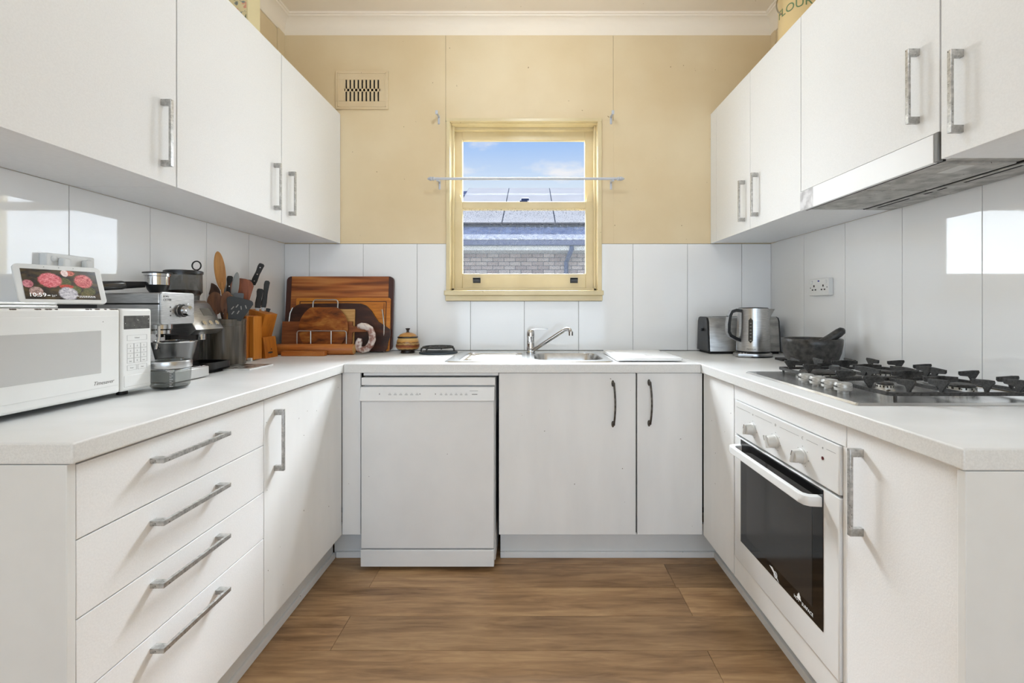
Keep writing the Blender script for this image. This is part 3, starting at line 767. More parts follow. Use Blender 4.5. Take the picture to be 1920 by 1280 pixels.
# deck surface as strips around the bowl opening and the shallow drainer tray
bl = loop(BX0 + .004, BX1 - .004, BY0 + .004, BY1 - .004, .075, 8)
dl = loop(-.345, -.040, 2.110, 2.462, .040, 8)
bmk = bmesh.new()
def addloop(pts, z):
    vs = [bmk.verts.new((x, y, z)) for x, y in pts]
    return [bmk.edges.new((vs[i], vs[(i + 1) % len(vs)])) for i in range(len(vs))]
es = addloop(o2, TOPZ + .0045) + addloop(bl, TOPZ + .0045) + addloop(dl, TOPZ + .0045)
bmesh.ops.triangle_fill(bmk, edges=es, use_beauty=True, use_dissolve=False)
deck.bm(bmk)
deck.build('deck', M_STEELH, sk, smooth=25)
def basin(lp, z0, zt, shrink, m, name):
    cx = sum(p[0] for p in lp) / len(lp); cy = sum(p[1] for p in lp) / len(lp); n = len(lp)
    b = MB(); rows = [(1.0, zt), (.985, zt - .004), (1 - shrink * .3, zt - (zt - z0) * .5), (1 - shrink * .55, z0 + .018 if zt - z0 > .05 else z0 + .002), (1 - shrink, z0 + .004 if zt - z0 > .05 else z0), (0.12, z0)]
    vs = [(cx + (x - cx) * k, cy + (y - cy) * k, z) for k, z in rows for x, y in lp]; fs = []
    for r_ in range(len(rows) - 1):
        for i in range(n):
            j = (i + 1) % n; fs.append((r_ * n + i, r_ * n + j, (r_ + 1) * n + j, (r_ + 1) * n + i))
    fs.append(tuple((len(rows) - 1) * n + i for i in range(n)))
    return b.add(vs, fs).build(name, m, sk, smooth=50)
basin(bl, .745, TOPZ + .0045, .14, M_STEELH, 'bowl')
basin(dl, TOPZ - .002, TOPZ + .0045, .10, M_STEELH, 'drainer_tray')
for i in range(7):
    y_ = 2.15 + i * .045
    MB().tube([(-.32, y_, TOPZ - .0012), (-.31, y_, TOPZ + .0006), (-.09, y_, TOPZ + .0006), (-.08, y_, TOPZ - .0012)], .004, 8).build('drainer_rib', M_STEELH, sk)
MB().lathe([(.038, .0), (.034, .003), (.012, .002), (0, .001)], (.18, 2.285, .7455), 24).build('drain', M_CHROME, sk)

tp = thing('mixer_tap', 'chrome lever mixer tap with a long rising spout behind the sink', 'tap', (-.003, 2.492, TOPZ + .0045))
cx, cy, cz = -.003, 2.492, TOPZ + .0045
MB().lathe([(.027, 0), (.027, .004), (.0225, .008), (.0215, .020), (.0225, .022), (.0225, .026), (.0212, .030), (.0205, .082), (.0215, .084), (.0215, .090)], (cx, cy, cz), 28).build('body', M_CHROME, tp)
cap = MB().lathe([(.0215, .091), (.0215, .108), (.019, .118), (.012, .124), (0, .126)], (cx, cy, cz), 28).build('cartridge_cap', M_CHROME, tp)
lv = MB().prism([(0, .112), (.012, .122), (.030, .1265), (.094, .1275), (.095, .1305), (.028, .1315), (.006, .130), (-.010, .122)], 'Y', -.008, .008, bev=.0012)
lv.v = [(cx + a, cy + b, cz + c_) for a, b, c_ in lv.v]; lv.build('lever', M_CHROME, cap)
pts = []
A = Vector((cx + .012, cy - .008, cz + .012)); B_ = Vector((.160, 2.335, 1.038)); 
for i in range(7): pts.append(A.lerp(B_, i / 6))
d_ = (B_ - A).normalized(); hd = Vector((d_.x, d_.y, 0)).normalized()
pts += [B_ + hd * .018 + Vector((0, 0, .010)), B_ + hd * .036 + Vector((0, 0, .012)), B_ + hd * .050 + Vector((0, 0, .008)), B_ + hd * .056 + Vector((0, 0, -.004))]
MB().tube(pts, [.012] + [.0105] * 6 + [.010] * 4, 16).build('spout', M_CHROME, tp, smooth=60)
e_ = pts[-1]; MB().cyl(e_ + Vector((0, 0, .004)), e_ + Vector((0, 0, -.016)), .0115, seg=18).build('nozzle', M_CHROME, tp)

# marble board
M_MARB = vari('white_marble', (236, 236, 236), (244, 244, 243), 5, 0.22, detail=8, spots=((196, 192, 188), 7, 0.66))
MB().prism(rrect(.392, .692, 2.078, 2.485, .008), 'Z', TOPZ + .0046, TOPZ + .0186, bev=.002).build('marble_board', M_MARB, None, label='white marble board lying on the worktop right of the sink', cat='board')

# ================================================================== HOB
hb = thing('gas_hob', 'stainless four-burner gas hob with black iron pan supports', 'hob', (1.07, 1.43, TOPZ))
HX0, HX1, HY0, HY1 = .812, 1.328, 1.136, 1.728
pl = MB()
o1 = rrect(HX0, HX1, HY0, HY1, .006, 3); o2 = rrect(HX0 + .006, HX1 - .006, HY0 + .006, HY1 - .006, .004, 3); o3 = rrect(HX0 + .014, HX1 - .014, HY0 + .014, HY1 - .014, .004, 3)
n = len(o1)
pl.add([(x, y, TOPZ + .0005) for x, y in o1] + [(x, y, TOPZ + .006) for x, y in o2] + [(x, y, TOPZ + .0045) for x, y in o3],
       [(i, (i + 1) % n, n + (i + 1) % n, n + i) for i in range(n)] + [(n + i, n + (i + 1) % n, 2 * n + (i + 1) % n, 2 * n + i) for i in range(n)] + [tuple(range(2 * n, 3 * n))])
M_HOB = vari('hob_steel', (190, 190, 189), (212, 212, 211), 8, 0.22, 0.85, rvar=.12)
pl.build('panel', M_HOB, hb, smooth=20)
HZ = TOPZ + .0045
for i, y_ in enumerate((1.462, 1.405, 1.348, 1.290)):
    kb = MB().lathe([(.014, 0), (.014, .006), (.0215, .008), (.0225, .013), (.0222, .026), (.020, .029), (0, .029)], (0, 0, 0), 28)
    k = bpy.data.objects.new('knob', kb.mesh('knob', vari('worn_knob_%d' % i, (150, 149, 146), (205, 204, 201), 60, .35, .3, stretch=(1, 1, 5)) if i == 0 else bpy.data.materials['worn_knob_0'])); COL.objects.link(k); attach(k, hb)
    k.location = Vector(k.location) + Vector((.884, y_, HZ))
    MB().box(-.0227, -.0218, -.008, .008, .016, .021, .0003).build('pointer', M_INKD, k)
M_CAP = vari('burner_cap', (36, 35, 34), (74, 72, 70), 120, .5, .3)
M_BRN = vari('burner_ring', (150, 148, 142), (206, 204, 198), 70, .4, .6, spots=((70, 62, 50), 80, .62))
for bx_, by_, br in ((.992, 1.570, .062), (1.030, 1.325, .022), (1.215, 1.575, .036), (1.225, 1.300, .036)):
    bu = MB().lathe([(br * 1.12, 0), (br * 1.12, .004), (br, .006), (br * .98, .016), (br * .94, .017), (0, .017)], (bx_, by_, HZ), 30).build('burner', M_BRN, hb)
    MB().lathe([(br * .80, .0175), (br * .93, .018), (br * .95, .021), (br * .86, .025), (br * .5, .0265), (0, .027)], (bx_, by_, HZ), 30).build('burner_cap', M_CAP, bu)
    tt = MB()
    for i in range(16):
        a = 2 * math.pi * i / 16
        tt.box(-.0016, .0016, br * .96, br * .995, .011, .0165, M=Matrix.Translation((bx_, by_, HZ)) @ Matrix.Rotation(a, 4, 'Z'))
    t_ = tt.build('flame_slots', M_DARKGAP, bu); t_['kind'] = 'stuff'
# pan supports: flat bar frame with upright fingers
FING = MB().prism([(0, 0), (.006, 0), (.008, .010), (.014, .018), (.038, .020), (.042, .024), (.042, .033), (.0, .036), (-.016, .036), (-.018, .030), (-.010, .018), (-.004, .010)], 'Y', -.0028, .0028, bev=.0008).mesh('finger', M_IRON)
for y0, y1, cs in ((1.440, 1.694, ((.992, 1.570), (1.215, 1.575))), (1.166, 1.426, ((1.030, 1.325), (1.225, 1.300)))):
    x0, x1 = .916, 1.316
    g_ = MB(); w_ = .0045; za, zb = HZ + .014, HZ + .023
    lp = rrect(x0, x1, y0, y1, .016, 4); li = rrect(x0 + 2 * w_, x1 - 2 * w_, y0 + 2 * w_, y1 - 2 * w_, .010, 4); n = len(lp)
    g_.add([(x, y, z) for z in (za, zb) for x, y in lp] + [(x, y, z) for z in (za, zb) for x, y in li],
           [(i, (i + 1) % n, n + (i + 1) % n, n + i) for i in range(n)] + [(2 * n + i, 2 * n + (i + 1) % n, 3 * n + (i + 1) % n, 3 * n + i) for i in range(n)]
           + [(n + i, n + (i + 1) % n, 3 * n + (i + 1) % n, 3 * n + i) for i in range(n)] + [(i, (i + 1) % n, 2 * n + (i + 1) % n, 2 * n + i) for i in range(n)])
    xm = (x0 + x1) / 2
    g_.box(xm - w_, xm + w_, y0 + .004, y1 - .004, za, zb)
    for px_, py_ in ((x0 + .02, y0 + .02 - .0155), (x1 - .02, y0 + .0045), (x0 + .02, y1 - .0045), (x1 - .02, y1 - .0045)):
        g_.cyl((px_, py_, HZ), (px_, py_, za + .002), .004, seg=10)
    gr = g_.build('pan_support', M_IRON, hb)
    for q, (bx_, by_) in enumerate(cs):
        xa, xb = (x0 + w_, xm - w_) if q == 0 else (xm + w_, x1 - w_)
        ym = (y0 + y1) / 2
        xc_ = (xa + xb) / 2
        for fx, fy, ra in [(xa, ym + d, 0) for d in (-.055, .055)] + [(xb, ym + d, 180) for d in (-.055, .055)] + [(xc_ + d, y0 + w_, 90) for d in (-.042, .042)] + [(xc_ + d, y1 - w_, -90) for d in (-.042, .042)]:
            inst('finger', FING, gr, (fx, fy, zb - .004), (0, 0, R(ra)))

# ================================================================== LEFT BENCH: MICROWAVE AND WHAT STANDS ON IT
M_MW = vari('microwave_white', (226, 226, 224), (232, 232, 230), 6, .35, spots=((90, 82, 74), 70, .79))
mw = thing('microwave', 'old white microwave with chipped edges on the left worktop', 'microwave', (-1.27, 1.09, TOPZ))
MX = -1.110; mz0, mz1 = .926, 1.153
MB().box(-1.420, MX - .030, .868, 1.330, mz0, mz1 - .001, .006).build('case', M_MW, mw)
dr = MB().box(MX - .030, MX, .866, 1.2295, mz0, mz1, .007, seg=3).build('door', M_MW, mw)
cpn = MB().box(MX - .030, MX, 1.2325, 1.332, mz0, mz1, .007, seg=3).build('control_panel', M_MW, mw)
MB().box(MX - .028, MX - .006, 1.2290, 1.2330, mz0 + .004, mz1 - .004).build('door_gap', pr('gap_grey', (160, 157, 150), .6), mw)
# raised inner door field and window
MB().box(MX - .001, MX + .0012, .885, 1.2235, .948, 1.133, .0008).build('door_field', M_MW, dr)
def meshglass():
    m, t, b = mat('microwave_window_mesh'); b.inputs['Roughness'].default_value = .18
    tc_ = N(t, 'ShaderNodeTexCoord'); vo = N(t, 'ShaderNodeTexVoronoi'); vo.inputs['Scale'].default_value = 420; vo.inputs['Randomness'].default_value = 0
    t.links.new(tc_.outputs['Object'], vo.inputs['Vector'])
    r = N(t, 'ShaderNodeValToRGB'); r.color_ramp.elements[0].position = .25; r.color_ramp.elements[1].position = .42
    r.color_ramp.elements[0].color = lin((136, 135, 133)); r.color_ramp.elements[1].color = lin((196, 195, 193))
    t.links.new(vo.outputs['Distance'], r.inputs[0]); t.links.new(r.outputs[0], b.inputs['Base Color']); return m
MB().box(MX + .0008, MX + .0020, .890, 1.173, .987, 1.096, .0006).build('door_window', meshglass(), dr)
lt = MB(); add_text(lt, 'Timesaver', .0135, Fr((MX + .0014, 1.180, .957), *PX), .0002, shear=.35); lt.build('lettering', M_INK, dr)
MB().box(MX - .001, MX + .0008, 1.240, 1.3235, 1.096, 1.133, .0006).build('display', vari('scratched_display', (58, 57, 55), (84, 82, 79), 80, .3, spots=((200, 198, 194), 130, .70)), cpn)
kp = MB(); gx = MX + .0002
def frame_lines(y0, y1, z0, z1, w_=.0005):
    for a in ((y0, y1, z0, z0 + w_), (y0, y1, z1 - w_, z1), (y0, y0 + w_, z0, z1), (y1 - w_, y1, z0, z1)): kp.box(gx - .0003, gx + .0003, *a)
frame_lines(1.250, 1.314, 1.064, 1.079)
for r_ in range(4):
    for c_ in range(3):
        y0 = 1.250 + c_ * .0217; z1 = 1.056 - r_ * .0137; frame_lines(y0, y0 + .0212, z1 - .0132, z1)
        s_ = [['1', '2', '3'], ['4', '5', '6'], ['7', '8', '9'], ['Time', '0', 'Start']][r_][c_]
        add_text(kp, s_, .0065 if len(s_) == 1 else .0042, Fr((gx, y0 + .0106, z1 - .0092), *PX), .0002)
add_text(kp, 'Reheat', .0055, Fr((gx, 1.282, 1.0695), *PX), .0002)
frame_lines(1.250, 1.280, .982, .996); frame_lines(1.284, 1.314, .982, .996)
add_text(kp, 'Power', .0042, Fr((gx, 1.265, .987), *PX), .0002); add_text(kp, 'Clear', .0042, Fr((gx, 1.299, .987), *PX), .0002)
k_ = kp.build('keypad_print', M_INKL, cpn); k_['kind'] = 'stuff'
MB().box(MX - .002, MX + .0014, 1.2405, 1.3235, .937, .969, .002).build('door_button', M_MW, cpn)
ft = [MB().cyl((x_, y_, TOPZ), (x_, y_, mz0 + .002), .013, seg=14).build('foot', M_BLACK, mw) for x_ in (-1.38, -1.16) for y_ in (.91, 1.29)]
rc = MB()
for i in range(34):
    y_ = random.uniform(.87, 1.22); l_ = random.uniform(.002, .008)
    rc.ell((MX - .0026, y_, mz1 - .0030), (.0018, 0, .0018), (0, l_, 0), (.0014, 0, -.0014), 8, 6)
r_ = rc.build('chipped_paint', pr('rust', (72, 60, 50), .8), dr); r_['kind'] = 'stuff'

# smart display
TD = thing('smart_display', 'small white smart display showing a flower painting on the microwave', 'smart display', (-1.287, 1.2525, mz1), (0, 0, 0), local=True)
ang = math.atan2(.165, .076)          # direction of the lower screen edge
TD.rotation_euler = (0, 0, ang)       # local x runs along the screen, local -y faces the viewer
lean = Matrix.Rotation(R(-24), 4, 'X'); base_ = Matrix.Translation((0, -.012, .012)) @ lean
W2, Hh = .090, .116
fr_ = MB().prism(rrect(-W2, W2, 0, Hh, .012, 5), 'Y', -.004, .004, M=base_, bev=.002); 
fr_ = fr_.build('frame', pr('display_white', (226, 225, 222), .35), TD)
def screen_mat():
    m, t, b = mat('flower_picture'); b.inputs['Roughness'].default_value = .15
    tc_ = N(t, 'ShaderNodeTexCoord'); base = N(t, 'ShaderNodeTexNoise'); base.inputs['Scale'].default_value = 45; base.inputs['Detail'].default_value = 4
    t.links.new(tc_.outputs['UV'], base.inputs['Vector']); base.inputs['Scale'].default_value = 5
    r = N(t, 'ShaderNodeValToRGB'); r.color_ramp.elements[0].position = .4; r.color_ramp.elements[1].position = .7
    r.color_ramp.elements[0].color = lin((34, 28, 28)); r.color_ramp.elements[1].color = lin((86, 70, 40))
    t.links.new(base.outputs['Fac'], r.inputs[0]); last = r.outputs[0]
    pn = N(t, 'ShaderNodeTexNoise'); pn.inputs['Scale'].default_value = 16; pn.inputs['Detail'].default_value = 3; pn.inputs['Distortion'].default_value = 2.0
    t.links.new(tc_.outputs['UV'], pn.inputs['Vector'])
    def blob(u, v, ru, rv, c1, c2):
        nonlocal last
        mp_ = N(t, 'ShaderNodeMapping'); mp_.inputs['Location'].default_value = (-u / ru, -v / rv, 0); mp_.inputs['Scale'].default_value = (1 / ru, 1 / rv, 0)
        t.links.new(tc_.outputs['UV'], mp_.inputs[0])
        ln = N(t, 'ShaderNodeVectorMath', operation='LENGTH'); t.links.new(mp_.outputs[0], ln.inputs[0])
        ad = N(t, 'ShaderNodeMath', operation='MULTIPLY_ADD'); ad.inputs[1].default_value = .5; t.links.new(pn.outputs['Fac'], ad.inputs[0]); t.links.new(ln.outputs['Value'], ad.inputs[2])
        rr = N(t, 'ShaderNodeValToRGB'); rr.color_ramp.elements[0].position = 1.15; rr.color_ramp.elements[1].position = 1.0
        ms = N(t, 'ShaderNodeMapRange'); ms.inputs['From Min'].default_value = 1.28; ms.inputs['From Max'].default_value = 1.16
        t.links.new(ad.outputs[0], ms.inputs['Value'])
        pc = N(t, 'ShaderNodeValToRGB'); pc.color_ramp.elements[0].position = .38; pc.color_ramp.elements[1].position = .62
        pc.color_ramp.elements[0].color = lin(c1); pc.color_ramp.elements[1].color = lin(c2); t.links.new(pn.outputs['Fac'], pc.inputs[0])
        t.nodes.remove(rr)
        mx_ = N(t, 'ShaderNodeMixRGB'); t.links.new(ms.outputs[0], mx_.inputs['Fac']); t.links.new(last, mx_.inputs['Color1']); t.links.new(pc.outputs[0], mx_.inputs['Color2']); last = mx_.outputs[0]
    blob(.53, .58, .10, .16, (60, 66, 36), (104, 100, 58)); blob(.66, .34, .09, .14, (66, 72, 36), (110, 108, 62)); blob(.86, .30, .09, .16, (62, 66, 34), (104, 98, 56))
    blob(.80, .20, .08, .10, (70, 70, 38), (112, 100, 58))
    blob(.55, .44, .10, .07, (150, 44, 36), (204, 84, 66)); blob(.60, .90, .10, .10, (150, 56, 48), (206, 120, 100)); blob(.56, .90, .05, .12, (206, 176, 172), (236, 218, 214))
    blob(.35, .64, .155, .25, (186, 70, 80), (226, 140, 146)); blob(.80, .64, .13, .24, (164, 58, 62), (220, 130, 128))
    blob(.06, .50, .07, .13, (146, 72, 84), (208, 138, 146)); blob(.15, .26, .09, .15, (120, 96, 90), (196, 164, 156)); blob(.56, .20, .13, .22, (150, 146, 158), (214, 210, 214))
    t.links.new(last, b.inputs['Base Color']); t.links.new(last, b.inputs['Emission Color']); b.inputs['Emission Strength'].default_value = .15
    return m
sw, sz0, sz1 = .0765, .012, .101
scr = MB().add([base_ @ Vector(p) for p in ((-sw, -.0046, sz0), (sw, -.0046, sz0), (sw, -.0046, sz1), (-sw, -.0046, sz1), (-sw, -.003, sz0), (sw, -.003, sz0), (sw, -.003, sz1), (-sw, -.003, sz1))],
               [(0, 1, 2, 3), (0, 4, 5, 1), (1, 5, 6, 2), (2, 6, 7, 3), (3, 7, 4, 0), (4, 7, 6, 5)])
scr = scr.build('screen', screen_mat(), fr_, smooth=0)
uv = scr.data.uv_layers.new(name='UVMap')
for li_, l_ in enumerate(scr.data.loops):
    co = base_.inverted() @ scr.data.vertices[l_.vertex_index].co; uv.data[li_].uv = ((co.x + sw) / (2 * sw), (co.z - sz0) / (sz1 - sz0))
tx = MB()
def sM(x, z): return base_ @ Fr((x, -.0048, z), (1, 0, 0), (0, 0, 1))
add_text(tx, '10:59', .0155, sM(-.070, .0195), .0001, 'LEFT'); add_text(tx, '21°', .0075, sM(-.026, .0195), .0001, 'LEFT')
tx.ell(base_ @ Vector((-.0315, -.0047, .0225)), (.0035, 0, 0), (0, .0001, 0), (0, 0, .0018), 10, 6)
for x0_, x1_, z_ in ((.020, .066, .022), (.030, .066, .0185)):
    n_ = 8
    for i in range(n_):
        a_ = x0_ + (x1_ - x0_) * i / n_; b2 = a_ + (x1_ - x0_) / n_ * .8
        tx.add([base_ @ Vector(p) for p in ((a_, -.0048, z_), (b2, -.0048, z_), (b2, -.0048, z_ + .0013), (a_, -.0048, z_ + .0013))], [(0, 1, 2, 3)])
tx_ = tx.build('screen_text', pr('screen_white', (240, 240, 240), .4, emit=(240, 240, 240), es=.4), fr_); tx_['kind'] = 'stuff'
for x_ in (-.03, .0, .03): MB().cyl(base_ @ Vector((x_, -.0043, .1085)), base_ @ Vector((x_, -.0038, .1085)), .0011, seg=8).build('sensor', M_INK, fr_)
MB().prism([(-.006, 0), (.052, 0), (.046, .016), (.034, .060), (.020, .062), (.004, .022), (-.004, .016)], 'X', -.052, .070).build('base', pr('charcoal_fabric', (52, 51, 52), .9), TD)

# closed silver tablet lying on the microwave
tb = thing('tablet', 'thin closed silver tablet lying on top of the microwave', 'tablet', (-1.20, 1.00, mz1), local=True); tb.rotation_euler = (0, 0, R(6))
MB().prism(rrect(-.075, .055, -.125, .115, .012, 5), 'Z', 0, .0075, bev=.003).build('body', pr('silver_aluminium', (206, 206, 205), .3, .7), tb)
MB().prism(rrect(-.074, .054, -.124, .114, .012, 5), 'Z', .0080, .0140, bev=.002).build('cover', pr('silver_cover', (220, 220, 219), .35, .3), tb)

# ------------------------------------------------------------------ espresso machine
em = thing('espresso_machine', 'slim stainless espresso machine behind the microwave', 'coffee machine', (-1.31, 1.548, TOPZ))
ex0, ex1, ey0, ey1 = -1.418, -1.200, 1.474, 1.622
MB().box(ex0, -1.300, ey0 + .003, ey1 - .003, TOPZ + .004, 1.105, .004).build('rear_column', M_STEEL, em)
hd_ = MB().box(ex0, ex1 - .004, ey0, ey1, 1.100, 1.205, .006).build('head', M_STEEL, em)
MB().box(ex0, ex1 - .006, ey0 - .0012, ey0 + .002, 1.166, 1.171).build('seam', M_DARKGAP, em)
fpn = MB().prism(rrect(ey0 + .001, ey1 - .001, 1.101, 1.207, .008, 4), 'X', ex1 - .005, ex1, bev=.002).build('front_panel', M_STEEL, em)
lt = MB(); add_text(lt, 'KOPU', .0085, Fr((ex1 + .0002, ey0 + .010, 1.190), *PX), .0002, 'LEFT'); add_text(lt, 'CE7700', .0105, Fr((ex1 + .0002, ey0 + .010, 1.1785), *PX), .0002, 'LEFT')
lt.build('lettering', M_INKD, fpn)
for z_ in (1.158, 1.144, 1.130): MB().lathe([(.0022, 0), (.0022, .0008), (0, .001)], (ex1, ey0 + .040, z_), 10, axis='X').build('indicator', M_INKD, fpn)
kn = MB().lathe([(.021, 0), (.021, .004), (.0185, .006), (.0180, .026), (.016, .029), (.0, .0295)], (ex1, 1.562, 1.146), 28, axis='X'); kn.box(ex1 + .004, ex1 + .024, 1.558, 1.566, 1.160, 1.170, .001)
kn = kn.build('knob', M_CHROME, em); MB().lathe([(.022, .002), (.022, .010), (.0185, .010)], (ex1, 1.562, 1.146), 28, axis='X').build('knob_ring', M_BLACK, kn)
gh = MB().lathe([(.034, 1.100), (.034, 1.084), (.030, 1.080), (.030, 1.068), (.012, 1.064), (.010, 1.056), (0, 1.056)], (-1.262, 1.548, 0), 26); gh.build('group_head', M_CHROME, em)
MB().tube([(-1.228, 1.50, 1.102), (-1.224, 1.497, 1.06), (-1.222, 1.482, 1.02)], .0045, 10).build('steam_wand', M_CHROME, em)
MB().box(ex0 + .05, -1.150, ey0 - .004, ey1 + .004, TOPZ + .003, .950, .004).build('drip_tray', pr('pale_steel', (196, 195, 192), .35, .8), em)
MB().box(-1.296, -1.156, ey0 + .006, ey1 - .006, .950, .953, .001).build('drip_grid', M_CHROME, em)

# portafilter on top
pf = thing('portafilter', 'chrome portafilter with black collar lying on the espresso machine', 'portafilter', (-1.277, 1.555, 1.205))
pc_ = Vector((-1.277, 1.555, 1.206))
MB().lathe([(.020, .0), (.028, .012), (.033, .030)], pc_, 28).build('spout_cup', M_BLACK, pf)
MB().lathe([(.034, .028), (.034, .056), (.037, .058), (.037, .066), (.031, .066), (.030, .032)], pc_, 28).build('basket_ring', M_CHROME, pf)
MB().lathe([(.041, .067), (.041, .070), (.030, .072), (0, .072)], pc_, 28).build('basket_rim', M_BLACK, pf)
h0 = pc_ + Vector((-.022, -.026, .028)); h1 = pc_ + Vector((-.052, -.066, .024)); h2 = pc_ + Vector((-.100, -.140, .016))
MB().tube([h0, h1], [.010, .012], 12).build('neck', M_BLACKM, pf)
MB().tube([h1, h1.lerp(h2, .1), h1.lerp(h2, .9), h2], [.012, .0145, .0155, .0125], 16).build('handle', pr('handle_chrome_black', (90, 90, 90), .2, .9), pf, smooth=60)
MB().tube([h2, h2 + (h2 - h1).normalized() * .006], [.0135, .0125], 16).build('end_cap', M_CHROME, pf)

# ------------------------------------------------------------------ coffee grinder
gd = thing('coffee_grinder', 'silver coffee grinder with clear bean hopper and black tray beside the utensil crock', 'coffee grinder', (-1.33, 1.755, TOPZ))
MB().prism([(-1.425, TOPZ + .002), (-1.330, TOPZ + .002), (-1.335, 1.060), (-1.425, 1.060)], 'Y', 1.685, 1.828).build('body', M_BLACK, gd)
top = MB().prism([(-1.425, 1.055), (-1.262, 1.055), (-1.236, 1.075), (-1.292, 1.170), (-1.310, 1.185), (-1.425, 1.185)], 'Y', 1.680, 1.832, bev=.004).build('top_housing', M_STEEL, gd)
sl_ = Vector((-.056, 0, .095)).normalized(); nn = Vector((.095, 0, .056)).normalized()
def gp(u, y_): return Vector((-1.236, y_, 1.075)) + sl_ * u + nn * .0006
MB().beam(gp(.060, 1.785), gp(.092, 1.785), .050, .001, nn).build('screen', pr('lcd', (92, 92, 90), .2), top)
for y_ in (1.735, 1.770, 1.805):
    a = gp(.026, y_); MB().cyl(a, a + nn * .004, .0105, .0095, 18).build('button', M_CHROME, top)
MB().lathe([(.050, 1.186), (.052, 1.205), (.060, 1.215), (.060, 1.288)], (-1.342, 1.757, 0), 30, cap=False).build('hopper', glassy('smoky_plastic', (196, 196, 194), .05, absorb=.8), gd)
MB().lathe([(.054, 1.205), (.056, 1.216), (.050, 1.224), (0, 1.228)], (-1.342, 1.757, 0), 26).build('beans', vari('coffee_beans', (40, 26, 18), (78, 52, 34), 90, .5, bump=.6), gd)
lid = MB().lathe([(.063, 1.288), (.063, 1.297), (.058, 1.300), (0, 1.301)], (-1.342, 1.757, 0), 30).build('hopper_lid', M_BLACK, gd)
rg = [Vector((-1.292 + .017 * math.cos(2 * math.pi * i / 24), 1.757, 1.319 + .017 * math.sin(2 * math.pi * i / 24))) for i in range(24)]
MB().tube(rg, .0026, 8, closed=True).build('lid_ring', M_BLACK, lid)
MB().cyl((-1.275, 1.757, 1.056), (-1.275, 1.757, 1.034), .016, seg=20).build('outlet', M_CHROME, gd)
MB().tube([(-1.330, 1.735, 1.02), (-1.305, 1.735, 1.012), (-1.300, 1.735, .99), (-1.312, 1.735, .972), (-1.300, 1.735, .958)], .006, 10).build('cradle', M_CHROME, gd, smooth=60)
ty = MB().prism(rrect(-1.345, -1.192, 1.690, 1.822, .030, 6), 'Z', TOPZ + .012, TOPZ + .016)
lo = rrect(-1.345, -1.192, 1.690, 1.822, .030, 6); li = rrect(-1.339, -1.198, 1.696, 1.816, .026, 6); n = len(lo)
ty.add([(x, y, z) for z in (TOPZ + .012, TOPZ + .040) for x, y in lo] + [(x, y, TOPZ + .040) for x, y in li] + [(x, y, TOPZ + .016) for x, y in li],
       [(a * n + i, a * n + (i + 1) % n, (a + 1) * n + (i + 1) % n, (a + 1) * n + i) for a in range(3) for i in range(n)])
ty.build('catch_tray', M_BLACK, gd)
MB().prism(rrect(-1.340, -1.215, 1.700, 1.812, .02, 5), 'Z', TOPZ, TOPZ + .012).build('foot', M_BLACKM, gd)

# knock box
kx, ky, kz = -1.214, 1.549, .953
kbx = thing('knock_box', 'round grey knock box with a padded black bar on the espresso machine tray', 'knock box', (kx, ky, kz))
MB().lathe([(.044, 0), (.047, .004), (.058, .060), (.064, .088), (.0605, .088), (.055, .060), (.042, .006), (0, .006)], (kx, ky, kz), 36).build('bucket', pr('dark_steel_bucket', (120, 120, 120), .22, .85), kbx)
MB().lathe([(.0440, .012), (.0550, .062), (.0600, .086), (.0595, .086)], (kx, ky, kz), 36, cap=False).build('liner', M_BLACKM, kbx)
MB().lathe([(.0640, .086), (.0655, .089), (.0600, .091)], (kx, ky, kz), 36, cap=False).build('rim', M_CHROME, kbx)
MB().tube([(kx - .022, ky - .053, kz + .078), (kx - .016, ky - .040, kz + .081), (kx + .016, ky + .040, kz + .081), (kx + .022, ky + .053, kz + .078)], [.008, .0115, .0115, .008], 16).build('padded_bar', M_BLACKM, kbx, smooth=60)

# glass jug
jx, jy = -1.100, 1.388
jg = thing('glass_jug', 'squat clear glass measuring jug with a steel collar beside the microwave', 'jug', (jx, jy, TOPZ))
gl_ = glassy('jug_glass', (232, 234, 233), .02, ior=1.5, absorb=.88)
MB().lathe([(.0, .001), (.034, .001), (.044, .004), (.049, .012), (.0515, .050), (.0515, .064)], (jx, jy, TOPZ), 36, cap=False).build('glass', gl_, jg, smooth=60)
MB().lathe([(.0, .0015), (.030, .0015), (.042, .0055), (.0435, .010), (0, .010)], (jx, jy, TOPZ), 36).build('thick_base', glassy('jug_base_glass', (206, 208, 207), .03, ior=1.5, absorb=.7), jg)
MB().lathe([(.0530, .064), (.0545, .066), (.0545, .082), (.0535, .085), (.049, .086), (.049, .066)], (jx, jy, TOPZ), 36).build('collar', M_STEEL, jg)
MB().lathe([(.049, .084), (.034, .087), (.032, .092), (0, .092)], (jx, jy, TOPZ), 36).build('lid', gl_, jg)
mk = MB(); vdir = Vector((-jx, -jy, 0)).normalized(); a0 = math.atan2(vdir.y, vdir.x)
def jp(da, z): return Vector((jx + .0519 * math.cos(a0 + da), jy + .0519 * math.sin(a0 + da), TOPZ + z))
for i in range(9):
    z_ = .012 + i * .0052; w_ = .10 if i % 2 else .16
    mk.tube([jp(-.05, z_), jp(-.05 + w_, z_)], .0005, 6)
mk.tube([jp(-.22, .060), jp(.0, .060), jp(.18, .060)], .0008, 6); mk.tube([jp(-.16, .0565), jp(.16, .0565)], .0007, 6)
m_ = mk.build('scale_marks', M_INKW, jg); m_['kind'] = 'stuff'

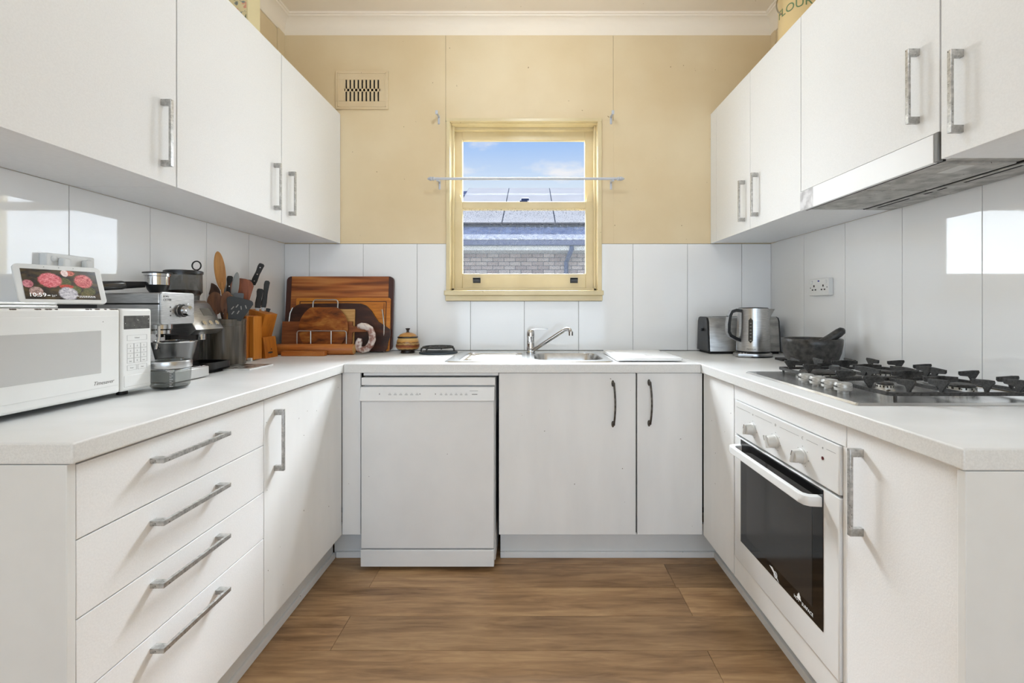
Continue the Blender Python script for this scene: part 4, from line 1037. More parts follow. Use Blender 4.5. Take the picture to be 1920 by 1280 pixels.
# ------------------------------------------------------------------ utensil crock
CX, CY = -1.340, 1.990
ck = thing('utensil_crock', 'tall brown-grey glazed crock full of kitchen utensils', 'crock', (CX, CY, TOPZ))
M_CROCK = vari('crock_glaze', (70, 64, 56), (108, 101, 92), 9, .22, stretch=(6, 6, .5), detail=4)
MB().lathe([(.076, 0), (.080, .003), (.0805, .012), (.0800, .100), (.0795, .180), (.081, .190), (.081, .197), (.0775, .199), (.074, .196), (.073, .02), (0, .012)], (CX, CY, TOPZ), 44).build('body', M_CROCK, ck, smooth=50)
RB = [MB().lathe([(.0803, z_), (.0812, z_ + .0015), (.0803, z_ + .003)], (CX, CY, TOPZ), 44, cap=False).build('throwing_ring', M_CROCK, ck) for z_ in (.170, .176)]
M_SP1 = wood('pale_beech', (150, 96, 44), (186, 126, 62), (206, 150, 84), 'Z', 9, .5)
M_SP2 = wood('brown_spoon_wood', (84, 50, 30), (116, 72, 44), (140, 92, 58), 'Z', 9, .5)
M_SP3 = wood('dark_spoon_wood', (46, 30, 22), (70, 46, 34), (92, 62, 46), 'Z', 9, .5)
def spoon(label, foot, neck, tip, wd, mt, th=.010, hw=.006, name='wooden_spoon', face=None, cat='spoon'):
    foot, neck, tip = map(Vector, (foot, neck, tip)); c_ = (neck + tip) / 2; ax = (tip - neck) / 2
    vw = face or (Vector((0, 0, CAMZ)) - c_); vw = Vector(vw); vw = (vw - ax * (vw.dot(ax) / ax.length_squared)).normalized(); sd = ax.cross(vw).normalized()
    t = thing(name, label, cat, foot, group='utensils in the crock')
    e = MB().ell(c_, sd * wd / 2, vw * th / 2, ax, 24, 16)
    sd_n = sd; nv = []
    for v_ in e.v:
        v_ = Vector(v_); r = v_ - c_; d = r.dot(vw); rad = (r - vw * d).length
        if d > 0: v_ = v_ - vw * d * 1.5 * max(0, 1 - (r.dot(sd_n) / (wd / 2)) ** 2) * max(0, 1 - (r.dot(ax) / ax.length_squared) ** 2)
        nv.append(v_)
    e.v = nv
    e.build('bowl', mt, t, smooth=60)
    MB().tube([foot, foot.lerp(neck, .6), neck, neck.lerp(tip, .22)], [hw * .9, hw * .85, hw, hw * .9], 12).build('handle', mt, t, smooth=60)
    return t
fz = TOPZ + .03
spoon('tall pale wooden spoon standing highest in the crock', (CX + .010, CY + .035, fz), P(417, 545, 2.02), P(408, 471, 2.02), .042, M_SP1)
spoon('dark brown wooden spoon leaning left at the back of the crock', (CX + .010, CY + .030, fz), P(409, 558, 2.03), P(391, 531, 2.03), .046, M_SP3)
spoon('round brown wooden spoon at the front left of the crock', (CX - .0, CY - .03, fz), P(404, 590, 1.955), P(403, 547, 1.955), .058, M_SP2)
spoon('brown wooden spoon with darkened tip at the front centre of the crock', (CX + .005, CY - .025, fz), P(422, 588, 1.95), P(426, 546, 1.95), .046, M_SP2)
spoon('thin pale wooden spoon leaning behind the front spoons in the crock', (CX - .02, CY + .0, fz), P(427, 575, 1.985), P(434, 553, 1.985), .018, M_SP1)
# grey flat spatula seen edge on
t = thing('spatula', 'thin grey spatula seen nearly edge-on in the crock', 'spatula', (CX + .02, CY, fz), group='utensils in the crock')
MB().tube([(CX + .0, CY + .01, fz), P(437, 566, 2.0)], .005, 10).build('handle', M_SP2, t)
a, b_ = P(437, 566, 2.0), P(445, 510, 2.0); sd = (b_ - a).cross(Vector((.6, -.8, 0))).normalized()
e = MB().ell((a + b_) / 2, sd * .014, Vector((.6, -.8, 0)) * .004, (b_ - a) / 2, 18, 12); e.build('blade', pr('grey_silicone', (132, 132, 130), .4), t, smooth=60)
# brown wooden paddle
def plate_on(p0, p1, wd0, wd1, th, rnd, mt, name, t, hole=None):
    p0, p1 = Vector(p0), Vector(p1); ax = (p1 - p0); L = ax.length; ax.normalize(); vw = -((p0 + p1) / 2 - Vector((0, 0, CAMZ))); vw = (vw - ax * vw.dot(ax)).normalized(); sd = ax.cross(vw)
    M = Matrix((sd, -vw, ax)).transposed().to_4x4(); M.translation = p0
    pts = [(-wd0 / 2, 0), (-wd1 / 2, L - rnd)] + [(-wd1 / 2 + rnd - rnd * math.cos(R(a)), L - rnd + rnd * math.sin(R(a))) for a in (30, 60, 90)] + [(wd1 / 2 - rnd + rnd * math.cos(R(a)), L - rnd + rnd * math.sin(R(a))) for a in (90, 60, 30)] + [(wd1 / 2, L - rnd), (wd0 / 2, 0)]
    o = MB().prism(pts, 'Y', -th / 2, th / 2, M=M, bev=min(.0012, th * .3)).build(name, mt, t); return o, M
M_PAD = wood('reddish_wood', (104, 52, 30), (140, 76, 46), (164, 98, 62), 'Z', 9, .5)
t = thing('wooden_paddle', 'broad reddish-brown wooden spatula at the back of the crock', 'spatula', (CX + .04, CY + .03, fz), group='utensils in the crock')
plate_on(P(447, 585, 2.055), P(456, 522, 2.055), .055, .088, .007, .034, M_PAD, 'blade', t)
MB().tube([(CX + .02, CY + .03, fz), P(447, 588, 2.055)], .007, 10).build('handle', M_PAD, t)
t = thing('slotted_turner', 'black slotted turner with a curved wide blade in the crock', 'turner', (CX + .04, CY - .03, fz), group='utensils in the crock')
M_TURN = pr('black_nylon', (46, 47, 48), .45)
bl_, Mt = plate_on(P(440, 600, 1.955), P(452, 559, 1.955), .046, .100, .004, .016, M_TURN, 'blade', t)
for dx_, dz_, an in ((-.020, .050, 25), (-.006, .062, 20), (.010, .058, -20), (.004, .036, 15), (-.014, .030, 20), (.026, .066, -30)):
    MB().box(-.0022, .0022, -.0026, .0026, -.008, .008, .001, M=Mt @ Matrix.Translation((dx_, 0, dz_)) @ Matrix.Rotation(R(an), 4, 'Y')).build('slot', pr('slot_grey', (150, 146, 140), .6) if 'slot_grey' not in bpy.data.materials else bpy.data.materials['slot_grey'], bl_)
MB().tube([(CX + .03, CY - .03, fz), P(441, 600, 1.958)], .006, 10).build('handle', M_TURN, t)
t = thing('grey_turner', 'small square grey turner blade between the paddle and the slotted turner', 'turner', (CX + .03, CY + .0, fz), group='utensils in the crock')
plate_on(P(446, 585, 2.0), P(448, 549, 2.0), .030, .038, .003, .006, pr('slate_nylon', (96, 98, 100), .5), 'blade', t)
MB().tube([(CX + .03, CY + .005, fz), P(446, 588, 2.0)], .005, 10).build('handle', M_TURN, t)
t = thing('black_ladle', 'black utensil with a broad head at the far left of the crock', 'ladle', (CX - .03, CY + .0, fz), group='utensils in the crock')
MB().ell(P(389, 585, 1.97), (.022, -.012, 0), (.008, .012, .0), (-.008, 0, .034), 18, 12).build('head', M_BLACK, t, smooth=60)
MB().tube([(CX - .02, CY + .005, fz), P(390, 596, 1.97)], .005, 10).build('handle', M_BLACK, t)

# patterned tile
pt = thing('patterned_tile', 'dark patterned square tile with white edge lying on the worktop', 'tile', (-1.19, 1.872, TOPZ))
MB().box(-1.262, -1.108, 1.792, 1.955, TOPZ, TOPZ + .006, .001).build('tile_body', M_PLASTW, pt)
MB().box(-1.259, -1.111, 1.795, 1.952, TOPZ + .0058, TOPZ + .0068, .0003).build('printed_face', vari('dark_pattern', (52, 50, 48), (170, 168, 164), 45, .3, detail=2, lo=.45, hi=.55), pt)

# ------------------------------------------------------------------ knife blocks
M_KB = wood('orange_block_wood', (158, 88, 22), (190, 114, 34), (208, 136, 52), 'Z', 5, .4)
M_KB2 = wood('orange_block_wood_b', (140, 74, 24), (176, 100, 32), (198, 124, 48), 'Z', 5, .4)
kbk = thing('knife_block', 'orange wooden knife block leaning on a wedge foot', 'knife block', (-1.335, 2.275, TOPZ))
ya, yb = 2.222, 2.330
MB().prism([(-1.398, TOPZ), (-1.354, TOPZ), (-1.298, 1.126), (-1.378, 1.152)], 'Y', ya, yb, bev=.002).build('block', M_KB, kbk)
wf = MB().prism([(-1.352, TOPZ), (-1.296, TOPZ), (-1.309, 1.014), (-1.3268, 1.014)], 'Y', ya, yb, bev=.0015).build('wedge_foot', M_KB, kbk)
tx = MB(); sv = Vector((-.013, 0, .104)).normalized(); mo = Vector((-1.2963, 2.268, .936)) + Vector((-.0028, 0, 0)); tx.ell(mo, (0, .022, 0), (.0006, 0, 0), sv * .005, 18, 8); tx.build('burnt_mark', M_INKD, wf)
tx = MB(); tx.ell(mo + Vector((-.0022, .012, .016)), (0, .004, 0), (.0006, 0, 0), sv * .004, 12, 8); tx.build('burnt_mark', M_INKD, wf)
kb2 = thing('upright_knife_block', 'upright orange wooden knife block squeezed behind the utensil crock', 'knife block', (-1.325, 2.15, TOPZ))
MB().box(-1.385, -1.318, 2.108, 2.198, TOPZ + .004, 1.120, .002).build('block', M_KB2, kb2)
MB().box(-1.317, -1.296, 2.125, 2.190, TOPZ + .004, 1.118, .002).build('side_board', M_KB, kb2)
MB().box(-1.318, -1.300, 2.112, 2.124, TOPZ, TOPZ + .014, .001).build('foot', M_PLASTW, kb2)
M_BLADE = pr('knife_blade_steel', (150, 150, 150), .3, 1.0); M_KH = pr('black_knife_handle', (20, 19, 20), .4); M_RIV = pr('rivet', (190, 190, 188), .25, 1.0)
def knife(label, p0, p1, wd, th, rivets=3, group='kitchen knives in the wooden blocks', blade=.02):
    p0, p1 = Vector(p0), Vector(p1); ax = (p1 - p0).normalized(); vw = Vector((0, 0, CAMZ)) - (p0 + p1) / 2; vw = (vw - ax * vw.dot(ax)).normalized(); sd = ax.cross(vw)
    t = thing('kitchen_knife', label, 'knife', p0, group=group)
    L = (p1 - p0).length; M = Matrix((sd, -vw, ax)).transposed().to_4x4(); M.translation = p0
    pts = [(-wd * .42, 0), (-wd * .5, L * .25), (-wd * .40, L * .6), (-wd * .5, L * .85), (-wd * .42, L * .97), (-wd * .2, L), (wd * .3, L), (wd * .55, L * .94), (wd * .5, L * .8), (wd * .42, L * .5), (wd * .5, L * .2), (wd * .45, 0)]
    h = MB().prism(pts, 'Y', -th / 2, th / 2, M=M, bev=.002).build('handle', M_KH, t)
    for i in range(rivets):
        c_ = M @ Vector((0, -th / 2, L * (.18 + .32 * i))); MB().cyl(c_ + vw * -.001, c_ + vw * .0006, .0028, seg=12).build('rivet', M_RIV, h)
    MB().box(-wd * .30, wd * .30, -th * .12, th * .12, -blade, .003, .0006, M=M).build('blade', M_BLADE, t)
    return t
knife('large chef knife with three rivets standing highest in the leaning block', P(474, 533, 2.27), P(491, 494, 2.27), .026, .018, 3, blade=.085)
knife('black knife with a plain handle at the front of the leaning block', P(483, 577, 2.25), P(488, 541, 2.25), .028, .018, 0, blade=.03)
knife('tall black knife at the right edge of the leaning block', P(494, 576, 2.29), P(501, 526, 2.29), .024, .018, 0, blade=.03)
knife('short knife end showing lowest at the right of the leaning block', P(501, 588, 2.31), P(503, 578, 2.31), .020, .014, 0, blade=.02)
knife('black riveted knife standing behind the pale spoon in the upright block', P(429, 556, 2.13), P(431, 517, 2.13), .024, .016, 2, blade=.16)
knife('black knife with its butt showing above the reddish paddle in the upright block', P(464, 548, 2.16), P(466, 524, 2.16), .030, .018, 1, blade=.14)

# ------------------------------------------------------------------ chopping boards in the corner
LEAN = R(-5)
def leaning(name, label, x, y, cat='chopping board', group='chopping boards leaning in the corner'):
    return thing(name, label, cat, (x, y, TOPZ + .0065), (LEAN, 0, 0), group=group, local=True)
M_B1 = wood('striped_board', (112, 56, 22), (170, 96, 42), (206, 138, 72), 'X', 7, .4, squash=16, stripes=.75, width=.13)
M_B1E = wood('dark_board_end', (46, 20, 16), (66, 32, 24), (84, 44, 32), 'Z', 7, .4)
M_B2 = wood('honey_board', (168, 92, 22), (206, 126, 36), (222, 148, 56), 'X', 8, .4, squash=14)
M_B3 = wood('dark_live_edge', (36, 18, 12), (62, 32, 20), (104, 58, 32), 'X', 6, .4, squash=4)
M_B4 = wood('round_board_wood', (70, 32, 12), (150, 80, 28), (204, 140, 66), 'X', 7, .35, squash=3.2, width=.11)
M_B5 = wood('brown_paddle_board', (104, 52, 24), (140, 78, 38), (164, 100, 54), 'X', 8, .45)
M_B6 = wood('pale_board', (176, 126, 66), (204, 156, 92), (218, 176, 116), 'X', 8, .45)
b1 = leaning('chopping_board', 'largest striped chopping board with dark ends against the splashback', -1.093, 2.570)
MB().box(-.278, .278, 0, .022, 0, .424, .0015).build('slab', M_B1, b1)
for s_ in (-1, 1):
    wch = (1, 0, 0, 1) if s_ > 0 else (0, 1, 1, 0)
    pts = rrect(.2785 if s_ > 0 else -.306, .306 if s_ > 0 else -.2785, 0, .424, .0265, 5, wch)
    MB().prism(pts, 'Y', 0, .022, bev=.001).build('end_strip', M_B1E, b1)
b2 = leaning('chopping_board', 'honey coloured chopping board with a juice groove in front of the largest board', -1.062, 2.546)
bd = MB().prism(rrect(-.266, .266, 0, .300, .010), 'Y', 0, .018, bev=.002).build('slab', M_B2, b2)
gv = MB()
for (x0, x1, z0, z1) in ((-.246, .246, .276, .281), (-.246, -.241, .02, .281), (.241, .246, .02, .281), (.230, .233, .02, .27), (-.246, .246, .02, .025)): gv.box(x0, x1, -.0006, .001, z0, z1)
gv.build('groove', pr('groove_brown', (92, 46, 14), .6), bd)
b3 = leaning('chopping_board', 'dark live-edge board with a sloping right shoulder', -1.06, 2.524)
def z4(zx, zy, D=2.50): 
    p = P(510 + zx / 6.738, 500 + zy / 6.738, D); return (p.x + 1.06, p.z - TOPZ - .002)
pts = [z4(*q) for q in ((120, 690), (170, 560), (250, 495), (310, 472), (600, 468), (900, 466), (1080, 470), (1150, 498), (1215, 560), (1265, 640), (1310, 705), (1400, 760), (1460, 800), (1468, 880), (1440, 960), (1430, 1050))]
pts = [(x, max(z, 0.0)) for x, z in pts] + [(z4(1400, 1060)[0], 0), (z4(130, 1060)[0], 0)]
MB().prism(pts, 'Y', 0, .018, bev=.002).build('slab', M_B3, b3)
b6 = leaning('chopping_board', 'small pale chopping board peeking out behind the round board', -1.02, 2.508)
MB().prism(rrect(-.050, .040, 0, .236, .004), 'Y', 0, .012, bev=.001).build('slab', M_B6, b6)
b5 = leaning('paddle_board', 'brown rectangular paddle board with its handle pointing right', -1.18, 2.490)
body = rrect(-.190, .196, .012, .170, .006)
MB().prism([(-.19, .0), (.196, .0), (.196, .105), (.204, .110), (.290, .110), (.296, .114), (.296, .136), (.290, .140), (.204, .140), (.196, .146), (.196, .168), (-.19, .168)], 'Y', 0, .013, bev=.0015).build('slab', M_B5, b5)
MB().cyl((.280, -.0006, .128), (.280, .001, .128), .005, seg=14).build('hanging_hole', M_DARKGAP, b5)
MB().tube([(.280, -.002, .128), (.279, -.004, .09), (.277, -.006, .055), (.270, -.012, .012)], .0012, 6).build('cord', pr('dark_cord', (60, 46, 34), .8), b5)
MB().tube([(.280, -.002, .128), (.281, -.004, .09), (.280, -.006, .055), (.288, -.012, .012)], .0012, 6).build('cord', bpy.data.materials['dark_cord'], b5)
b4 = leaning('round_board', 'round brown grained board with a flat top in the wire rack', -1.135, 2.468)
pts = []
rr_ = .134; zc_ = .132
for i in range(64):
    a = 2 * math.pi * i / 64; x, z = rr_ * math.cos(a), zc_ + rr_ * math.sin(a); pts.append((x, min(max(z, 0), .246)))
MB().prism(pts, 'Y', 0, .014, bev=.002).build('slab', M_B4, b4)
M_WIRE = pr('silver_wire', (188, 184, 178), .3, .7)
rk = thing('wire_rack', 'silver wire rack holding the round board and paddle board', 'rack', (-1.135, 2.46, TOPZ))
def rloop(x0, x1, y, z0, z1, r):
    pts = [(x0, y, z0), (x0, y, z1 - r)]
    pts += [(x0 + r - r * math.cos(R(a)), y, z1 - r + r * math.sin(R(a))) for a in (30, 60, 90)] + [(x1 - r + r * math.cos(R(a)), y, z1 - r + r * math.sin(R(a))) for a in (90, 60, 30)]
    return pts + [(x1, y, z1 - r), (x1, y, z0)]
MB().tube(rloop(-1.262, -.996, 2.452, TOPZ + .003, 1.034, .012), .003, 8).build('front_loop', M_WIRE, rk, smooth=60)
for x_ in (-1.188, -1.078): MB().cyl((x_, 2.452, TOPZ + .003), (x_, 2.452, 1.034), .0035, seg=8).build('front_upright', M_WIRE, rk)
MB().tube([(x, 2.4862 + (z - TOPZ) * math.tan(R(5)), z) for x, y, z in rloop(-1.203, -1.066, 2.486, TOPZ + .003, 1.203, .016)], .0038, 8).build('rear_loop', M_WIRE, rk, smooth=60)
for x_ in (-1.262, -.996): MB().cyl((x_, 2.452, TOPZ + .003), (x_, 2.56, TOPZ + .003), .003, seg=8).build('base_wire', M_WIRE, rk)
MB().tube([(-.820, 2.535, TOPZ + .003), (-.820, 2.535, 1.06), (-.828, 2.54, 1.12), (-.835, 2.548, 1.15)], .0035, 8).build('side_wire', M_WIRE, rk)
MB().tube([(-1.355, 2.535, TOPZ + .003), (-1.352, 2.535, 1.06), (-1.345, 2.54, 1.13), (-1.335, 2.548, 1.16)], .0035, 8).build('side_wire', M_WIRE, rk)
# marbled horseshoe
hz_ = [(1085, 752), (1130, 748), (1185, 752), (1238, 785), (1265, 850), (1268, 920), (1245, 985), (1200, 1035), (1150, 1050), (1105, 1040), (1088, 1005), (1098, 955), (1112, 905)]
pts = [P(510 + a / 6.738, 500 + b / 6.738, 2.438) for a, b in hz_]; pts = [Vector((p.x, p.y, max(p.z, TOPZ + .0165))) for p in pts]
M_AG = vari('pink_white_marbling', (150, 104, 90), (226, 214, 206), 38, .35, detail=5, lo=.4, hi=.58)
MB().tube(pts, [.011] + [.0180] * 11 + [.012], 14).build('horseshoe_ornament', M_AG, None, smooth=60, label='pink and white marbled horseshoe-shaped ornament leaning on the boards', cat='ornament')
# rolling pin and flat stick
rp = thing('rolling_pin', 'plain orange-brown wooden rolling pin lying in front of the boards', 'rolling pin', (-1.15, 2.405, TOPZ))
M_RP = wood('rolling_pin_wood', (146, 78, 26), (182, 106, 42), (200, 128, 62), 'X', 8, .4)
MB().lathe([(.024, -1.350), (.0285, -1.346), (.0285, -.942), (.026, -.938)], (0, 2.412, TOPZ + .0285), 26, axis='X').build('barrel', M_RP, rp, smooth=35)
MB().lathe([(.0255, -.9382), (.0255, -.9372), (0, -.937)], (0, 2.412, TOPZ + .0285), 26, axis='X').build('end_grain', M_B6, rp)
MB().box(-1.285, -1.062, 2.335, 2.372, TOPZ, TOPZ + .024, .003).build('wooden_stick', M_RP, None, label='short square wooden stick lying before the rolling pin', cat='wooden stick')

# banded wooden jar
wj = thing('wooden_jar', 'small banded wooden jar with a black knob lid beside the boards', 'jar', (-.682, 2.515, TOPZ))
def banded():
    m, t, b = mat('turned_banded_wood'); b.inputs['Roughness'].default_value = .3
    tc_ = N(t, 'ShaderNodeTexCoord'); sp = N(t, 'ShaderNodeSeparateXYZ'); t.links.new(tc_.outputs['Object'], sp.inputs[0])
    nz_ = N(t, 'ShaderNodeTexNoise'); nz_.inputs['Scale'].default_value = 60; t.links.new(tc_.outputs['Object'], nz_.inputs['Vector'])
    ma = N(t, 'ShaderNodeMath', operation='MULTIPLY_ADD'); ma.inputs[1].default_value = .012; t.links.new(nz_.outputs['Fac'], ma.inputs[0]); t.links.new(sp.outputs['Z'], ma.inputs[2])
    mr = N(t, 'ShaderNodeMapRange'); mr.inputs['From Min'].default_value = TOPZ + .012; mr.inputs['From Max'].default_value = TOPZ + .125; t.links.new(ma.outputs[0], mr.inputs['Value'])
    r = N(t, 'ShaderNodeValToRGB'); cr = r.color_ramp; cr.interpolation = 'LINEAR'
    cols = [(.0, (50, 32, 20)), (.14, (58, 36, 22)), (.17, (196, 152, 92)), (.22, (176, 124, 66)), (.28, (140, 60, 36)), (.36, (128, 84, 40)), (.40, (206, 164, 100)), (.47, (92, 52, 26)), (.50, (196, 140, 70)), (.66, (214, 178, 112)), (.72, (170, 108, 48)), (.80, (196, 146, 76)), (1.0, (176, 116, 56))]
    cr.elements[0].position = 0; cr.elements[0].color = lin(cols[0][1]); cr.elements[1].position = 1; cr.elements[1].color = lin(cols[-1][1])
    for p_, c_ in cols[1:-1]: e = cr.elements.new(p_); e.color = lin(c_)
    t.links.new(mr.outputs[0], r.inputs[0]); t.links.new(r.outputs[0], b.inputs['Base Color']); return m
M_JB = banded(); M_JD = pr('dark_turned_wood', (38, 26, 20), .35)
jc = (-.682, 2.515, TOPZ)
MB().lathe([(.037, 0), (.038, .004), (.036, .014)], jc, 30).build('foot', M_JD, wj)
MB().lathe([(.036, .014), (.055, .020), (.063, .034), (.0635, .048), (.060, .050), (.0605, .052), (.058, .070), (.052, .083)], jc, 36).build('body', M_JB, wj)
MB().lathe([(.053, .083), (.0555, .085), (.0555, .089), (.050, .092)], jc, 36).build('lid_rim', M_JD, wj)
MB().lathe([(.050, .092), (.040, .103), (.024, .110), (.010, .113)], jc, 36).build('lid', M_JB, wj)
MB().lathe([(.011, .112), (.007, .117), (.0065, .122), (.012, .133), (.013, .136), (0, .137)], jc, 26).build('knob', M_JD, wj)

# slate disc and iron trivet
MB().lathe([(.100, 0), (.104, .002), (.104, .007), (.102, .008), (0, .008)], (-.508, 2.494, TOPZ), 44).build('round_mat', pr('blue_grey_mat', (58, 68, 78), .6), None, label='flat round blue-grey mat beside the sink', cat='mat')
tv = thing('trivet', 'black iron trivet standing on the blue-grey mat', 'trivet', (-.508, 2.50, TOPZ + .008))
tcx, tcy, tz = -.512, 2.502, TOPZ + .034
for r_ in (.080, .045):
    MB().tube([(tcx + r_ * math.cos(2 * math.pi * i / 40), tcy + r_ * math.sin(2 * math.pi * i / 40), tz) for i in range(40)], .005, 8, closed=True).build('ring', M_IRON, tv)
for k in range(4):
    a = math.pi * k / 4; d = Vector((math.cos(a), math.sin(a), 0)) * .08
    MB().beam(Vector((tcx, tcy, tz)) - d, Vector((tcx, tcy, tz)) + d, .007, .005).build('crossbar', M_IRON, tv)
for a in (205, 240, 350, 90):
    d = Vector((math.cos(R(a)), math.sin(R(a)), 0)); c_ = Vector((tcx, tcy, tz))
    MB().tube([c_ + d * .078, c_ + d * .090 + Vector((0, 0, -.006)), c_ + d * .093 + Vector((0, 0, -.0215))], [.005, .005, .0045], 8).build('leg', M_IRON, tv)

# ================================================================== RIGHT BENCH
ts = thing('toaster', 'long brushed steel toaster with dark ends behind the kettle', 'toaster', (1.15, 2.53, TOPZ))
def tprof(x): return None
M_TST = vari('toaster_steel', (150, 150, 149), (186, 186, 185), 12, .34, .9, stretch=(1, 1, 4))
body_p = [(2.446, TOPZ + .014), (2.448, TOPZ + .030), (2.462, TOPZ + .175), (2.472, TOPZ + .194), (2.490, TOPZ + .200), (2.576, TOPZ + .200), (2.594, TOPZ + .194), (2.604, TOPZ + .175), (2.616, TOPZ + .030), (2.618, TOPZ + .014)]
MB().prism(body_p, 'X', .962, 1.338, bev=.003).build('body', M_TST, ts)
for a, b_ in ((.952, .961), (1.339, 1.346)): MB().prism([(y + (2.532 - y) * .04, z) for y, z in body_p], 'X', a, b_, bev=.002).build('end_cap', M_BLACK, ts)
for y_ in (2.508, 2.556): MB().box(1.00, 1.30, y_ - .009, y_ + .009, TOPZ + .1995, TOPZ + .2006).build('slot', M_DARKGAP, ts)
MB().box(.965, 1.335, 2.455, 2.61, TOPZ, TOPZ + .014).build('base', M_BLACKM, ts)
MB().box(.940, .952, 2.52, 2.545, TOPZ + .12, TOPZ + .135, .003).build('lever', M_BLACK, ts)

KX, KY = 1.136, 2.330
kt = thing('kettle', 'brushed steel electric kettle on its base', 'kettle', (KX, KY, TOPZ))
bs = MB().lathe([(.082, 0), (.088, .003), (.089, .010), (.086, .020), (.078, .024), (0, .024)], (KX, KY, TOPZ), 40)
bs.build('base', M_STEEL, kt); MB().lathe([(.0895, .0005), (.0900, .004), (.0893, .007)], (KX, KY, TOPZ), 40, cap=False).build('base_foot', M_BLACK, kt)
MB().prism([(-.155 + .03, -.040), (-.06, -.060), (-.06, .030), (-.125, .020)], 'Z', .002, .021, M=Matrix.Translation((KX + .022, KY - .02, TOPZ)), bev=.004).build('button_pad', M_STEEL, kt)
for i in range(3): MB().cyl((KX - .086 + i * .012, KY - .052 - i * .004, TOPZ + .021), (KX - .086 + i * .012, KY - .052 - i * .004, TOPZ + .024), .005, seg=14).build('button', M_CHROME, kt)
kb_ = MB().lathe([(.079, .027), (.080, .032), (.080, .050), (.078, .10), (.0755, .18), (.073, .236), (.0725, .245)], (KX, KY, TOPZ), 48).build('body', M_STEEL, kt, smooth=50)
MB().lathe([(.0795, .0245), (.080, .030), (.079, .031)], (KX, KY, TOPZ), 48, cap=False).build('bottom_ring', M_BLACK, kb_)
MB().lathe([(.0715, .245), (.066, .249), (.02, .251), (0, .251)], (KX, KY, TOPZ), 40).build('lid', M_BLACK, kt)
sp_ = MB(); sxy = [(.066, -.030), (.066, .030), (.112, 0)]
q = [Vector((KX + a, KY + b_, TOPZ + .243)) for a, b_ in sxy] + [Vector((KX + .070, KY - .010, TOPZ + .176)), Vector((KX + .070, KY + .010, TOPZ + .176)), Vector((KX + .080, KY, TOPZ + .186))]
sp_.add(q, [(0, 1, 2), (0, 2, 5, 3), (1, 4, 5, 2), (3, 5, 4), (0, 3, 4, 1)]); sp_.build('spout', M_STEEL, kt)
hd = [Vector((KX + a, KY - .012, TOPZ + z_)) for a, z_ in ((-.066, .232), (-.095, .236), (-.118, .228), (-.128, .205), (-.133, .165), (-.134, .128), (-.124, .108), (-.100, .094), (-.072, .082))]
def ribbon(pts, wd, th, name, m, par):
    b = MB(); n = len(pts); nrm = []
    for i in range(n):
        t_ = (pts[min(i + 1, n - 1)] - pts[max(i - 1, 0)]).normalized(); nrm.append(Vector((-t_.z, 0, t_.x)))
    vs = []
    for p, m_ in zip(pts, nrm): vs += [p + m_ * th / 2 + Vector((0, -wd / 2, 0)), p + m_ * th / 2 + Vector((0, wd / 2, 0)), p - m_ * th / 2 + Vector((0, wd / 2, 0)), p - m_ * th / 2 + Vector((0, -wd / 2, 0))]
    fs = [(i * 4 + k, i * 4 + (k + 1) % 4, (i + 1) * 4 + (k + 1) % 4, (i + 1) * 4 + k) for i in range(n - 1) for k in range(4)] + [(0, 1, 2, 3), (4 * n - 1, 4 * n - 2, 4 * n - 3, 4 * n - 4)]
    return b.add(vs, fs).build(name, m, par)
hdl = ribbon(hd, .026, .016, 'handle', M_BLACK, kt)
ribbon([p + (p - Vector((KX - .085, KY - .012, TOPZ + .16))).normalized() * .0085 for p in hd[1:]], .027, .002, 'handle_band', M_STEEL, hdl)
# on-body details follow the cylinder
va = math.atan2(-KY, -KX)
def kp_(da, z_, ex=.0006):
    r_ = .080 - (z_ - .05) * .037 + ex
    return Vector((KX + r_ * math.cos(va + da), KY + r_ * math.sin(va + da), TOPZ + z_))
def wrap(da, z0, z1, wa, name, m, ex=.0008, rnd=True):
    n = 8; vs = []; outl = rrect(-wa, wa, z0, z1, wa * .99 * .078 if rnd else .002, 4) if not rnd else None
    b = MB(); rows = 10
    for j in range(rows + 1):
        z_ = z0 + (z1 - z0) * j / rows; k_ = 1.0
        if rnd:
            hw = wa * .078; e = min(z_ - z0, z1 - z_)
            if e < hw: k_ = math.sqrt(max(0.0, 1 - (1 - e / hw) ** 2)) * .98 + .02
        for i in range(n + 1): vs.append(kp_(da + wa * k_ * (2 * i / n - 1), z_, ex))
    fs = [(j * (n + 1) + i, j * (n + 1) + i + 1, (j + 1) * (n + 1) + i + 1, (j + 1) * (n + 1) + i) for j in range(rows) for i in range(n)]
    b.add(vs, fs); return b.build(name, m, kb_)
wrap(-.14, .072, .198, .135, 'water_window', pr('smoky_window', (58, 58, 57), .2))
wm = MB()
for i in range(6):
    z_ = .086 + i * .017; wm.tube([kp_(-.14 - .05, z_, .0012), kp_(-.14 + .05, z_, .0012)], .0012, 6)
m_ = wm.build('level_marks', M_INKL, kb_); m_['kind'] = 'stuff'
wrap(-.10, .036, .056, .33, 'badge', pr('badge_silver', (196, 195, 192), .3, .4), rnd=False)
bt = MB(); add_text(bt, 'PREMIUM', .0098, None, .0002, fn=lambda v_: kp_(-.10 + v_.x / .080, .0385 + v_.y, .0011 + v_.z), spacing=1.05); bt.build('lettering', M_INKD, kb_)

